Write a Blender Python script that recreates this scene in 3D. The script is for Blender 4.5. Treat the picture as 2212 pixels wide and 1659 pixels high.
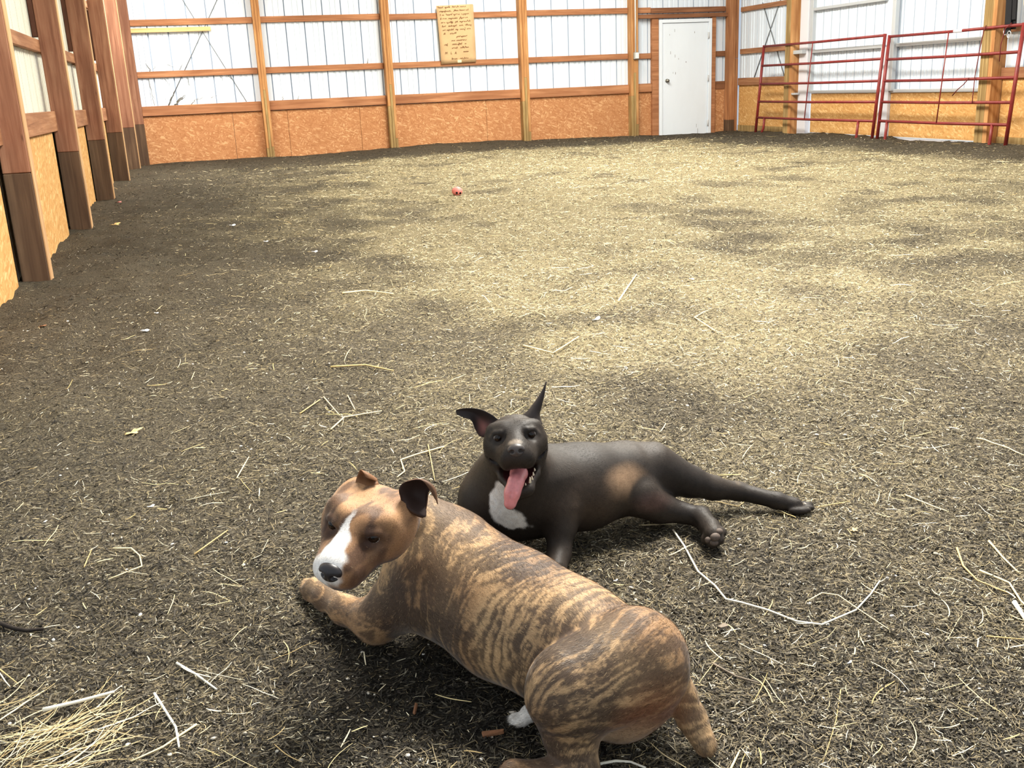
import bpy, bmesh, math, random
import numpy as np
from mathutils import Vector, Matrix, Euler

for _o in list(bpy.data.objects):
    bpy.data.objects.remove(_o)
scene = bpy.context.scene
COL = scene.collection
PI = math.pi
rng = np.random.default_rng(7)
random.seed(5)

# ------------------------------------------------------------------ camera
def make_camera():
    f, yaw, pitch, roll = 2164.0, math.radians(16.43), math.radians(16.59), math.radians(-2.59)
    fw = Vector((math.sin(yaw)*math.cos(pitch), math.cos(yaw)*math.cos(pitch), -math.sin(pitch)))
    r = Vector((math.cos(yaw), -math.sin(yaw), 0)); u = r.cross(fw)
    r2 = math.cos(roll)*r + math.sin(roll)*u; u2 = -math.sin(roll)*r + math.cos(roll)*u
    cd = bpy.data.cameras.new('camera'); cam = bpy.data.objects.new('camera', cd); COL.objects.link(cam)
    m = Matrix((( r2.x, u2.x, -fw.x, 0), (r2.y, u2.y, -fw.y, 0), (r2.z, u2.z, -fw.z, 1.0), (0, 0, 0, 1)))
    cam.matrix_world = m
    cd.sensor_fit = 'HORIZONTAL'; cd.sensor_width = 36.0; cd.lens = 36.0*f/2212.0
    cd.clip_start = 0.02; cd.clip_end = 200
    scene.camera = cam
make_camera()

# ------------------------------------------------------------------ world, lights, exposure
scene.view_settings.view_transform = 'Standard'
scene.view_settings.look = 'None'
scene.view_settings.gamma = 1.0
scene.view_settings.use_curve_mapping = False
scene.view_settings.exposure = 0.0
W = bpy.data.worlds.new('sky'); scene.world = W; W.use_nodes = True
_bg = W.node_tree.nodes['Background']
_bg.inputs[0].default_value = (0.86, 0.93, 1.0, 1); _bg.inputs[1].default_value = 1.0

def area(name, loc, sx, sy, power, colr, target):
    ld = bpy.data.lights.new(name, 'AREA'); ld.shape = 'RECTANGLE'; ld.size = sx; ld.size_y = sy
    ld.energy = power; ld.color = colr
    o = bpy.data.objects.new(name, ld); COL.objects.link(o); o.location = loc
    d = Vector(target) - Vector(loc)
    o.rotation_euler = d.to_track_quat('-Z', 'Y').to_euler()
    return o
# lamps under the closed roof stand in for daylight from unmodelled roof panels
area('skylight_ridge', (5.6, 10.6, 4.7), 3.2, 8.5, 2300, (1.0, 0.95, 0.83), (5.6, 10.6, 0))
area('skylight_near', (2.2, 3.3, 4.2), 1.7, 1.9, 820, (1.0, 0.955, 0.87), (1.4, 2.5, 0))
area('eave_fill', (-0.20, 14.9, 3.15), 0.7, 2.2, 190, (1.0, 0.97, 0.90), (-0.9, 15.2, 2.0))  # lamp added to brighten the tops of the corner posts

# ------------------------------------------------------------------ helpers
def lin(c):
    c = c/255.0
    return c/12.92 if c <= 0.04045 else ((c+0.055)/1.055)**2.4
def rgb(r, g, b): return (lin(r), lin(g), lin(b), 1.0)

def obj(name, me, mat=None, parent=None):
    o = bpy.data.objects.new(name, me); COL.objects.link(o)
    if mat is not None and len(me.materials) == 0: me.materials.append(mat)
    if parent is not None: o.parent = parent
    return o
def tag(o, label, cat, group=None):
    o['label'] = label; o['category'] = cat
    if group: o['group'] = group
    return o
def empty(name, loc=(0, 0, 0), parent=None):
    o = bpy.data.objects.new(name, None); COL.objects.link(o); o.location = loc
    o.empty_display_size = 0.05
    if parent is not None: o.parent = parent
    return o
def structure(name, loc=(0, 0, 0)):
    o = empty(name, loc); o['kind'] = 'structure'; return o
def bm_box(bm, x0, x1, y0, y1, z0, z1, bevel=0.0):
    vs = [bm.verts.new((x, y, z)) for z in (z0, z1) for y in (y0, y1) for x in (x0, x1)]
    F = [(0, 2, 3, 1), (4, 5, 7, 6), (0, 1, 5, 4), (2, 6, 7, 3), (0, 4, 6, 2), (1, 3, 7, 5)]
    fs = [bm.faces.new([vs[i] for i in f]) for f in F]
    if bevel > 0:
        es = list({e for f in fs for e in f.edges})
        bmesh.ops.bevel(bm, geom=es, offset=bevel, segments=1, affect='EDGES', profile=0.5)
def to_mesh(bm, name, smooth=False):
    bmesh.ops.recalc_face_normals(bm, faces=bm.faces)
    me = bpy.data.meshes.new(name); bm.to_mesh(me); bm.free()
    if smooth:
        me.polygons.foreach_set('use_smooth', [True]*len(me.polygons))
    return me
def box(name, x0, x1, y0, y1, z0, z1, mat, parent=None, bevel=0.004):
    bm = bmesh.new(); bm_box(bm, x0, x1, y0, y1, z0, z1, bevel)
    return obj(name, to_mesh(bm, name), mat, parent)
def raw_mesh(name, V, F, smooth=False, col=None, attrs=None):
    """V (n,3) array, F list of arrays/array of equal-length faces"""
    me = bpy.data.meshes.new(name)
    V = np.asarray(V, np.float32); F = np.asarray(F, np.int32)
    n = F.shape[1]
    me.vertices.add(len(V)); me.vertices.foreach_set('co', V.ravel())
    me.loops.add(F.size); me.loops.foreach_set('vertex_index', F.ravel())
    me.polygons.add(len(F))
    me.polygons.foreach_set('loop_start', np.arange(0, F.size, n, dtype=np.int32))
    me.polygons.foreach_set('loop_total', np.full(len(F), n, np.int32))
    if smooth: me.polygons.foreach_set('use_smooth', np.ones(len(F), bool))
    if col is not None:
        a = me.color_attributes.new('Col', 'FLOAT_COLOR', 'POINT')
        c = np.ones((len(V), 4), np.float32); c[:, :3] = col
        a.data.foreach_set('color', c.ravel())
    me.update(calc_edges=True)
    return me
def tube_mesh(name, pts, rad, seg=8, caps=True):
    """round tube along a polyline, rad a number or one per point"""
    P = [Vector(p) for p in pts]; n = len(P)
    R = [rad]*n if not hasattr(rad, '__len__') else list(rad)
    V = []; F = []
    up = Vector((0, 0, 1))
    prev = None
    for i in range(n):
        t = (P[min(i+1, n-1)] - P[max(i-1, 0)]).normalized()
        a = prev if prev is not None else (up if abs(t.z) < 0.9 else Vector((1, 0, 0)))
        s = t.cross(a)
        if s.length < 1e-5: s = t.cross(Vector((0, 1, 0)))
        s.normalize(); b = s.cross(t); prev = b
        for k in range(seg):
            an = 2*PI*k/seg
            V.append(P[i] + R[i]*(math.cos(an)*s + math.sin(an)*b))
    for i in range(n-1):
        for k in range(seg):
            k2 = (k+1) % seg
            F.append((i*seg+k, i*seg+k2, (i+1)*seg+k2, (i+1)*seg+k))
    me = bpy.data.meshes.new(name)
    if caps:
        F.append(tuple(range(seg-1, -1, -1))); F.append(tuple((n-1)*seg+k for k in range(seg)))
    me.from_pydata([tuple(v) for v in V], [], F)
    for p in me.polygons: p.use_smooth = len(p.vertices) == 4
    return me

# ------------------------------------------------------------------ numpy value noise
_perm = np.random.default_rng(11).random((64, 64, 64)).astype(np.float32)
def vnoise(p):
    """p (...,3) -> 0..1 smooth value noise"""
    p = np.asarray(p, np.float32); i = np.floor(p).astype(np.int64); f = p - i; f = f*f*(3-2*f)
    i &= 63; j = (i+1) & 63
    x0, y0, z0 = i[..., 0], i[..., 1], i[..., 2]; x1, y1, z1 = j[..., 0], j[..., 1], j[..., 2]
    fx, fy, fz = f[..., 0], f[..., 1], f[..., 2]
    P = _perm
    def L(a, b, t): return a+(b-a)*t
    return L(L(L(P[x0, y0, z0], P[x1, y0, z0], fx), L(P[x0, y1, z0], P[x1, y1, z0], fx), fy),
             L(L(P[x0, y0, z1], P[x1, y0, z1], fx), L(P[x0, y1, z1], P[x1, y1, z1], fx), fy), fz)
def n2(x, y, s, seed=0.0):
    return vnoise(np.stack([x*s+seed*7.3+31, y*s+seed*3.1+17, np.full_like(x, seed*1.7+3)], -1))
def sstep(a, b, x):
    t = np.clip((x-a)/(b-a), 0, 1); return t*t*(3-2*t)

# ------------------------------------------------------------------ materials
def new_mat(name, rough=0.7, spec=0.3):
    m = bpy.data.materials.new(name); m.use_nodes = True
    nt = m.node_tree; b = nt.nodes['Principled BSDF']
    b.inputs['Roughness'].default_value = rough
    b.inputs['Specular IOR Level'].default_value = spec
    return m, nt, b
def N(nt, t, **kw):
    n = nt.nodes.new(t)
    for k, v in kw.items(): setattr(n, k, v)
    return n
def ramp(nt, stops, fac):
    r = N(nt, 'ShaderNodeValToRGB'); e = r.color_ramp.elements
    e[0].position, e[0].color = stops[0]; e[1].position, e[1].color = stops[-1]
    for p, c in stops[1:-1]:
        k = e.new(p); k.color = c
    nt.links.new(fac, r.inputs[0]); return r.outputs[0]
def coords(nt, scale, rot=(0, 0, 0)):
    tc = N(nt, 'ShaderNodeTexCoord'); mp = N(nt, 'ShaderNodeMapping')
    mp.inputs['Scale'].default_value = scale; mp.inputs['Rotation'].default_value = rot
    nt.links.new(tc.outputs['Object'], mp.inputs[0]); return mp.outputs[0]
def noise(nt, vec, scale=1.0, detail=4, rough=0.6, dist=0.0):
    n = N(nt, 'ShaderNodeTexNoise'); n.inputs['Scale'].default_value = scale; n.inputs['Detail'].default_value = detail
    n.inputs['Roughness'].default_value = rough; n.inputs['Distortion'].default_value = dist
    if vec is not None: nt.links.new(vec, n.inputs['Vector'])
    return n.outputs['Fac']
def bump(nt, b, h, strength=0.3, dist=0.002):
    bp = N(nt, 'ShaderNodeBump'); bp.inputs['Strength'].default_value = strength; bp.inputs['Distance'].default_value = dist
    nt.links.new(h, bp.inputs['Height']); nt.links.new(bp.outputs[0], b.inputs['Normal'])
def mix(nt, fac, a, b, mode='MIX'):
    m = N(nt, 'ShaderNodeMix', data_type='RGBA', blend_type=mode)
    for k, v in ((0, fac), (6, a), (7, b)):
        if hasattr(v, 'is_linked'): nt.links.new(v, m.inputs[k])
        else: m.inputs[k].default_value = v
    return m.outputs[2]

def wood(name, dark, mid, light, axis, rough=0.75):
    m, nt, b = new_mat(name, rough, 0.25)
    s = [26, 26, 26]; s[axis] = 1.3
    v = coords(nt, s)
    g = noise(nt, v, 1.0, 6, 0.62, 0.6)
    c = ramp(nt, [(0.28, dark), (0.5, mid), (0.74, light)], g)
    s2 = [7, 7, 7]; s2[axis] = 1.6
    k = noise(nt, coords(nt, s2), 1.0, 3, 0.5)
    c2 = mix(nt, ramp(nt, [(0.34, (0, 0, 0, 1)), (0.62, (0.55, 0.55, 0.55, 1))], k), c, dark)
    # knots
    s3 = [9, 9, 9]; s3[axis] = 2.6
    vo = N(nt, 'ShaderNodeTexVoronoi'); vo.inputs['Scale'].default_value = 1.0
    nt.links.new(coords(nt, s3), vo.inputs['Vector'])
    kn = ramp(nt, [(0.02, (0.6, 0.6, 0.6, 1)), (0.07, (0, 0, 0, 1))], vo.outputs['Distance'])
    c3 = mix(nt, kn, c2, tuple(x*0.4 for x in dark[:3])+(1,))
    nt.links.new(c3, b.inputs['Base Color'])
    bump(nt, b, g, 0.35, 0.003)
    return m
M = {}
_up = (rgb(112, 72, 54), rgb(152, 106, 82), rgb(182, 138, 110))
M['post'] = wood('post_wood', *_up, 2)
M['post_pale'] = wood('post_pale_wood', rgb(150, 98, 58), rgb(196, 144, 92), rgb(224, 178, 124), 2)
M['treated'] = wood('treated_wood', rgb(70, 52, 40), rgb(98, 76, 58), rgb(124, 100, 78), 2)
M['treated_pale'] = wood('treated_pale_wood', rgb(122, 96, 58), rgb(168, 140, 92), rgb(204, 178, 128), 2)
_g = (rgb(140, 90, 60), rgb(182, 126, 88), rgb(208, 156, 114))
M['girt_x'] = wood('girt_wood_across', *_g, 0)
M['girt_y'] = wood('girt_wood_along', rgb(128, 84, 58), rgb(168, 120, 86), rgb(196, 152, 116), 1)
M['board_fresh'] = wood('fresh_board_wood', rgb(206, 164, 104), rgb(230, 196, 140), rgb(244, 220, 170), 0)
M['header'] = wood('header_wood', rgb(104, 68, 46), rgb(146, 98, 68), rgb(174, 124, 90), 0)
M['strip'] = wood('pale_strip_wood', rgb(176, 134, 94), rgb(208, 170, 126), rgb(230, 198, 156), 2)
M['nailer'] = wood('shaded_nailer_wood', rgb(74, 46, 36), rgb(104, 68, 52), rgb(128, 88, 68), 2)  # nailers stand in shadow; the shade is put into their colour
M['corner'] = wood('corner_post_wood', rgb(134, 86, 56), rgb(176, 122, 82), rgb(202, 150, 106), 2)

def osb_mat(name, cols, axes):
    m, nt, b = new_mat(name, 0.75, 0.2)
    cur = None
    for k, (rot, sc) in enumerate(((0.35, 1.0), (-0.6, 1.15), (1.25, 0.9))):
        r3 = (rot, 0, 0) if axes == 'yz' else (0, rot, 0)
        s = (14, 60, 14) if axes == 'yz' else (60, 14, 14)
        s = (14, 62*sc, 17*sc) if axes == 'yz' else (62*sc, 14, 17*sc)
        vo = N(nt, 'ShaderNodeTexVoronoi'); vo.inputs['Scale'].default_value = 1.0
        tc = N(nt, 'ShaderNodeTexCoord'); m1 = N(nt, 'ShaderNodeMapping'); m1.inputs['Rotation'].default_value = r3
        m2 = N(nt, 'ShaderNodeMapping'); m2.inputs['Scale'].default_value = s
        nt.links.new(tc.outputs['Object'], m1.inputs[0]); nt.links.new(m1.outputs[0], m2.inputs[0]); nt.links.new(m2.outputs[0], vo.inputs['Vector'])
        sep = N(nt, 'ShaderNodeSeparateColor'); nt.links.new(vo.outputs['Color'], sep.inputs[0])
        cc = ramp(nt, [(0.0, cols[0]), (0.35, cols[1]), (0.75, cols[2]), (0.97, cols[3])], sep.outputs[0])
        if cur is None: cur = cc
        else:
            f = ramp(nt, [(0.45, (0, 0, 0, 1)), (0.5, (1, 1, 1, 1))], sep.outputs[1])
            cur = mix(nt, f, cur, cc)
    big = noise(nt, coords(nt, (1.6, 1.6, 1.6)), 1.0, 3, 0.5)
    cur = mix(nt, ramp(nt, [(0.3, (0, 0, 0, 1)), (0.75, (0.45, 0.45, 0.45, 1))], big), cur, cols[0])
    nt.links.new(cur, b.inputs['Base Color'])
    bump(nt, b, noise(nt, coords(nt, (60, 60, 60)), 1.0, 3), 0.15, 0.002)
    return m
_o = (rgb(172, 116, 76), rgb(186, 130, 87), rgb(195, 140, 96), rgb(220, 174, 128))
M['osb_x'] = osb_mat('strand_board_across', _o, 'xz')
_o2 = (rgb(190, 140, 82), rgb(206, 158, 98), rgb(214, 168, 108), rgb(232, 194, 138))
M['osb_y'] = osb_mat('strand_board_along', _o2, 'yz')

def metal_mat(name, c):
    m, nt, b = new_mat(name, 0.42, 0.45)
    n = noise(nt, coords(nt, (3, 3, 0.8)), 1.0, 5, 0.6)
    cc = mix(nt, ramp(nt, [(0.42, (0, 0, 0, 1)), (0.75, (0.35, 0.35, 0.35, 1))], n), c, tuple(x*0.86 for x in c[:3])+(1,))
    nt.links.new(cc, b.inputs['Base Color'])
    return m
M['metal'] = metal_mat('white_steel_sheet', rgb(222, 233, 246))
M['metal_cream'] = metal_mat('cream_steel_sheet', rgb(226, 226, 212))
M['door_white'] = metal_mat('white_painted_steel', rgb(230, 238, 248))
m_, nt_, b_ = new_mat('galvanised_steel', 0.4, 0.5); b_.inputs['Base Color'].default_value = rgb(196, 200, 204); b_.inputs['Metallic'].default_value = 0.25
M['galv'] = m_
m_, nt_, b_ = new_mat('white_tube_steel', 0.45, 0.4); b_.inputs['Base Color'].default_value = rgb(222, 222, 230); M['white_tube'] = m_
def plain(name, c, rough=0.6, spec=0.3, metallic=0.0, vary=0.0, vs=30):
    m, nt, b = new_mat(name, rough, spec); b.inputs['Metallic'].default_value = metallic
    if vary > 0:
        n = noise(nt, coords(nt, (vs, vs, vs)), 1.0, 4, 0.6)
        cc = ramp(nt, [(0.3, tuple(x*(1-vary) for x in c[:3])+(1,)), (0.7, tuple(min(1, x*(1+vary)) for x in c[:3])+(1,))], n)
        nt.links.new(cc, b.inputs['Base Color'])
    else: b.inputs['Base Color'].default_value = c
    return m
M['gap_shade'] = plain('cavity_shade', rgb(28, 24, 24), 0.9, 0.1)  # near-black, stands in for shade in the wall gaps and ball holes
M['chrome'] = plain('brushed_nickel', rgb(150, 146, 138), 0.28, 0.5, 0.9)
M['hinge'] = plain('painted_hinge', rgb(206, 208, 212), 0.5, 0.4)
M['red'] = plain('maroon_painted_steel', rgb(128, 44, 42), 0.42, 0.4, 0.0, 0.25, 9)
M['conduit'] = plain('white_conduit', rgb(232, 232, 230), 0.4, 0.4)
M['box_grey'] = plain('cast_metal_box', rgb(170, 168, 160), 0.45, 0.5, 0.4)
M['cable'] = plain('steel_cable', rgb(116, 120, 124), 0.5, 0.4, 0.3)
M['black'] = plain('black_nylon', rgb(24, 24, 28), 0.6, 0.3)
M['card'] = plain('cardboard', rgb(206, 172, 130), 0.85, 0.15, 0, 0.08, 5)
M['ink'] = plain('marker_ink', rgb(112, 78, 52), 0.8, 0.1)
M['tape'] = plain('masking_tape', rgb(246, 222, 178), 0.6, 0.3)
M['wire'] = plain('maroon_twine', rgb(110, 44, 44), 0.7, 0.2)
M['cobweb'] = plain('dusty_cobweb', rgb(120, 116, 104), 0.9, 0.1)
M['dirty_steel'] = plain('scratch_mark', rgb(150, 148, 150), 0.6, 0.3)
M['roof'] = plain('roof_liner_steel', rgb(226, 228, 232), 0.5, 0.3)

# ------------------------------------------------------------------ ground height
def gz(x, y):
    x = np.asarray(x, np.float64); y = np.asarray(y, np.float64)
    far = sstep(3.0, 8.0, y)
    z = (n2(x, y, 0.9, 1)-0.5)*0.05*(0.25+0.75*far)
    z = z + (n2(x, y, 3.1, 2)-0.5)*0.042*(0.25+0.75*sstep(2.3, 3.6, y))
    z = z + (n2(x, y, 9.0, 3)-0.5)*(0.013+0.016*sstep(2.4, 5, y))
    z = z + (n2(x, y, 28.0, 4)-0.5)*0.009
    pile = sstep(16.2, 17.5, y)*(0.03+0.05*np.exp(-((x-4.3)/1.6)**2)+0.02*(n2(x, y, 1.7, 5)-0.5))
    pile = pile + sstep(8.9, 9.8, x)*0.015*sstep(6, 9, y)
    pile = pile - 0.045*sstep(6.8, 8.6, x)*sstep(16, 17.3, y)
    return z*(1-0.5*sstep(15.5, 17.4, y)) + pile
# ================================================================== THE SETTING
# ---- walls are assembled from real pieces; every piece is a child of its wall
YB = 17.50          # face of the girts on the back wall
def sheet_mesh(name, width, z0, z1, along, lap=True):
    """ribbed steel sheet, seen from inside; ribs are channels pushed outwards (local v axis)"""
    prof = [(0.0, 0.0)]
    u = 0.0
    step = width/3.0
    for k in range(3):
        c = k*step + step*0.5 if False else k*step
        # major rib at the start of each third, two minor ribs after it
        prof += [(c+0.004, 0.0), (c+0.005, 0.048), (c+0.021, 0.048), (c+0.022, 0.0)]
        for q in (0.42, 0.70):
            d = c + step*q
            prof += [(d-0.020, 0.0), (d-0.012, 0.012), (d+0.012, 0.012), (d+0.020, 0.0)]
    prof.append((width, 0.0))
    V = []; F = []
    for (a, d) in prof:
        for z in (z0, z1):
            V.append((a, d, z) if along == 'x' else (d, a, z))
    for i in range(len(prof)-1):
        F.append((2*i, 2*i+2, 2*i+3, 2*i+1))
    me = bpy.data.meshes.new(name); me.from_pydata(V, [], F); return me
ZT = 3.6
# ---------------- back wall
wall_back = structure('wall_back', (0, YB, 0))
def wb(o):
    o.location = o.location - Vector((0, YB, 0)) if False else o.location
    return o
def child_box(parent, name, x0, x1, y0, y1, z0, z1, mat, bevel=0.004):
    px, py, pz = parent.location
    return box(name, x0-px, x1-px, y0-py, y1-py, z0-pz, z1-pz, mat, parent, bevel)
_sm = sheet_mesh('metal_sheet', 0.914, -0.15, ZT, 'x'); _sm.materials.append(M['metal'])
for k in range(12):
    o = obj('metal_sheet', _sm, None, wall_back); o.location = (-1.13+0.914*k+0.30, 0.045, 0)
_sm0 = sheet_mesh('metal_sheet', 0.30, -0.15, ZT, 'x'); _sm0.materials.append(M['metal'])
o = obj('metal_sheet', _sm0, None, wall_back); o.location = (-1.13, 0.045, 0)
BP = [(1.10, 1.22), (3.17, 3.30), (5.55, 5.69), (7.62, 7.76)]      # posts on the back wall
def back_bays():
    xs = [-0.76] + [v for p in BP for v in p] + [8.07]
    return [(xs[i], xs[i+1]) for i in range(0, len(xs), 2)]
_seams = {0: [0.62], 1: [1.50, 2.70], 2: [4.92], 3: [], 4: []}
for i, (a, b2) in enumerate(back_bays()):
    for z0, z1, d in ((2.133, 2.226, 0.0), (1.356, 1.451, 0.0), (0.774, 0.923, -0.03)):
        jit = random.uniform(-0.006, 0.006)
        child_box(wall_back, 'girt', a+0.004, b2-0.004, YB+d, YB+0.04, z0+jit, z1+jit, M['girt_x'])
    cuts = [a] + _seams[i] + [b2]
    for p, q in zip(cuts[:-1], cuts[1:]):
        child_box(wall_back, 'strand_board', p+0.002, q-0.002, YB+0.010, YB+0.044, -0.12, 0.772, M['osb_x'], 0.002)
# girts past the door
child_box(wall_back, 'girt', 8.072, 9.56, YB, YB+0.04, 2.125, 2.215, M['header'])
child_box(wall_back, 'header', 7.77, 9.62, YB-0.07, YB, 2.035, 2.105, M['header'])
for a, b2 in ((9.355, 9.565),):
    for z0, z1 in ((1.345, 1.44), (0.76, 0.905)):
        child_box(wall_back, 'girt', a, b2, YB, YB+0.04, z0, z1, M['header'])
    child_box(wall_back, 'strand_board', a, b2, YB+0.010, YB+0.024, -0.12, 0.76, M['osb_x'], 0.002)
# posts: three laminated plies, the lower lengths spliced in treated timber
def back_post(parent, x0, x1, y0, y1, splices, pale=True):
    px, py, pz = parent.location
    e = empty('post', ((x0+x1)/2-px, (y0+y1)/2-py, 0), parent)
    w = (x1-x0)/3.0
    for k in range(3):
        a, b2 = x0+k*w-(x0+x1)/2, x0+(k+1)*w-(x0+x1)/2
        zs = splices[k]
        ya, yb = y0-(y0+y1)/2, y1-(y0+y1)/2
        box('ply', a+0.001, b2-0.001, ya, yb, zs, ZT, M['post_pale'], e, 0.003)
        box('treated_ply', a+0.001, b2-0.001, ya+0.003, yb, -0.15, zs, M['treated_pale'], e, 0.003)
    return e
for (x0, x1), sp in zip(BP, ([0.18, 1.10, 0.20], [0.75, 1.10, 0.22], [0.72, 1.12, 0.20], [0.72, 1.12, 0.22])):
    back_post(wall_back, x0, x1, YB-0.13, YB+0.04, sp)
# corner posts
_e = empty('corner_post', (-0.83, -0.05, 0), wall_back)
box('post_upper', -0.075, 0.075, -0.07, 0.07, 0.66, ZT, M['post'], _e)
box('post_base', -0.075, 0.075, -0.07, 0.07, -0.15, 0.66, M['treated'], _e)
_e = empty('corner_post', (9.675, -0.06, 0), wall_back)
box('post_upper', -0.105, 0.02, -0.08, 0.08, 0.20, ZT, M['corner'], _e)
box('post_side', 0.022, 0.10, -0.05, 0.08, 1.30, ZT, M['corner'], _e)
box('post_side', 0.022, 0.10, -0.05, 0.08, -0.15, 1.296, M['corner'], _e)
box('post_base', -0.105, 0.02, -0.08, 0.08, -0.15, 0.20, M['treated'], _e)
# door jamb timbers
child_box(wall_back, 'door_jamb', 8.07, 8.20, YB-0.04, YB+0.04, -0.1, 2.035, M['girt_x'])
child_box(wall_back, 'door_jamb', 9.265, 9.35, YB-0.04, YB+0.04, -0.1, 2.035, M['girt_x'])
# short loose board nailed under the top girt by the left corner
lb = box('nailed_board', -0.76, 0.445, YB-0.045, YB-0.002, 2.032, 2.098, M['board_fresh'])
tag(lb, 'short pale yellow board nailed under the top rail beside the corner post', 'board')
# diagonal brace cables on the corner bays and dusty cobwebs on them
def back_cable(p, q, r=0.006):
    o = obj('brace_cable', tube_mesh('brace_cable', [Vector(p)-Vector((0, YB, 0)), Vector(q)-Vector((0, YB, 0))], r, 6), M['cable'], wall_back)
back_cable((-0.05, YB+0.038, 2.75), (0.87, YB+0.038, 0.93), 0.005)
back_cable((0.75, YB+0.038, 2.75), (-0.35, YB+0.038, 0.93), 0.0065)
def cobweb(pts_list, parent, loc=(0, 0, 0)):
    bm = bmesh.new()
    for pts, r in pts_list:
        me = tube_mesh('t', pts, r, 4); bm.from_mesh(me); bpy.data.meshes.remove(me)
    o = obj('cobweb', to_mesh(bm, 'cobweb'), M['cobweb'], parent); o.location = loc
    return o
_r = random.Random(3)
def web_strand(x, z, dx, dz, n=7, r0=0.01):
    pts = []; rr = []
    for i in range(n):
        t = i/(n-1)
        pts.append((x+dx*t+_r.uniform(-1, 1)*0.012, 0.034, z+dz*t+_r.uniform(-1, 1)*0.012)); rr.append(r0*(1-t*0.8)*_r.uniform(0.6, 1.2))
    return pts, rr
for (x, z, dx, dz, r0) in [(-0.34, 0.93, 0.12, 0.22, 0.020), (-0.25, 0.93, 0.18, 0.14, 0.018), (-0.22, 0.98, 0.14, 0.10, 0.016), (0.0, 0.93, 0.12, 0.10, 0.012), (0.1, 1.0, 0.12, 0.04, 0.006),
                       (0.32, 1.02, 0.1, 0.03, 0.006), (-0.55, 1.47, -0.05, 0.12, 0.012), (-0.5, 1.5, 0.1, 0.08, 0.005), (-0.1, 1.47, 0.06, 0.1, 0.008), (-0.3, 1.54, 0.22, -0.04, 0.005),
                       (-0.55, 0.93, -0.04, 0.2, 0.006), (-0.6, 1.34, 0.05, -0.3, 0.01), (-0.35, 1.34, 0.06, -0.1, 0.009), (0.0, 1.34, 0.02, -0.2, 0.008), (0.62, 1.34, 0.08, -0.04, 0.012), (0.5, 1.34, 0.05, -0.08, 0.006), (1.45, 0.93, 0.01, 0.08, 0.008), (1.70, 0.93, 0.02, 0.07, 0.01), (2.9, 1.46, 0.02, 0.08, 0.01), (-0.55, 2.03, 0.03, -0.06, 0.006), (-0.2, 2.03, 0.04, -0.05, 0.006), (0.25, 2.03, 0.0, -0.08, 0.01)]:
    cobweb([web_strand(x, z, dx, dz, 7, r0*0.55)], wall_back)

# ---------------- door in the back wall
door = structure('door_1', (8.73, YB-0.02, 0))
D0, D1, DT = 8.205, 9.262, 2.012
child_box(door, 'door_frame', D0, D0+0.065, YB-0.055, YB+0.06, -0.12, DT, M['door_white'])
child_box(door, 'door_frame', D1-0.065, D1, YB-0.055, YB+0.06, -0.12, DT, M['door_white'])
child_box(door, 'door_frame', D0+0.065, D1-0.065, YB-0.055, YB+0.06, DT-0.06, DT, M['door_white'])
_slab = child_box(door, 'door_slab', D0+0.069, D1-0.068, YB-0.030, YB+0.02, -0.10, DT-0.064, M['door_white'])
def lathe(name, prof, seg, mat, parent, loc, axis='z', smooth=True):
    V = []; F = []
    n = len(prof)
    for (r, h) in prof:
        for k in range(seg):
            a = 2*PI*k/seg
            p = (r*math.cos(a), r*math.sin(a), h)
            if axis == 'y': p = (p[0], -p[2], p[1])
            if axis == 'x': p = (p[2], p[0], p[1])
            V.append(p)
    for i in range(n-1):
        for k in range(seg):
            F.append((i*seg+k, i*seg+(k+1) % seg, (i+1)*seg+(k+1) % seg, (i+1)*seg+k))
    F.append(tuple(range(seg))); F.append(tuple((n-1)*seg+k for k in range(seg)))
    bm = bmesh.new(); bv = [bm.verts.new(v) for v in V]
    for f in F:
        try: bm.faces.new([bv[i] for i in f])
        except ValueError: pass
    o = obj(name, to_mesh(bm, name, smooth), mat, parent); o.location = loc
    return o
lathe('door_knob', [(0.034, 0), (0.034, 0.008), (0.014, 0.012), (0.014, 0.035), (0.026, 0.042), (0.030, 0.055), (0.024, 0.066), (0.010, 0.070)], 18, M['chrome'], door, (8.365-8.73, -0.012, 0.955), 'y')
for z in (1.72, 0.97, 0.17):
    _e = empty('hinge', (D1-0.072-8.73, -0.04, z), door)
    box('leaf', -0.018, 0.018, -0.004, 0.006, -0.055, 0.055, M['hinge'], _e, 0.002)
    lathe('barrel', [(0.008, -0.055), (0.008, 0.055)], 10, M['hinge'], _e, (0, -0.006, 0))
for (x, z, w, h, a) in [(8.52, 1.82, 0.006, 0.05, 0), (8.42, 1.75, 0.008, 0.02, 0), (8.92, 1.78, 0.010, 0.03, 0.3), (8.44, 1.44, 0.008, 0.05, 0), (8.53, 1.38, 0.008, 0.05, 0.1), (8.60, 1.33, 0.008, 0.025, 0), (8.75, 1.27, 0.016, 0.02, 0), (8.49, 1.09, 0.006, 0.03, 0), (8.54, 1.08, 0.010, 0.04, 0), (9.0, 0.02, 0.008, 0.11, 0.1), (8.97, 0.13, 0.006, 0.06, 0.4)]:
    o = child_box(door, 'scuff_mark', x-w/2, x+w/2, YB-0.0315, YB-0.029, z-h/2, z+h/2, M['dirty_steel'], 0)

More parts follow.
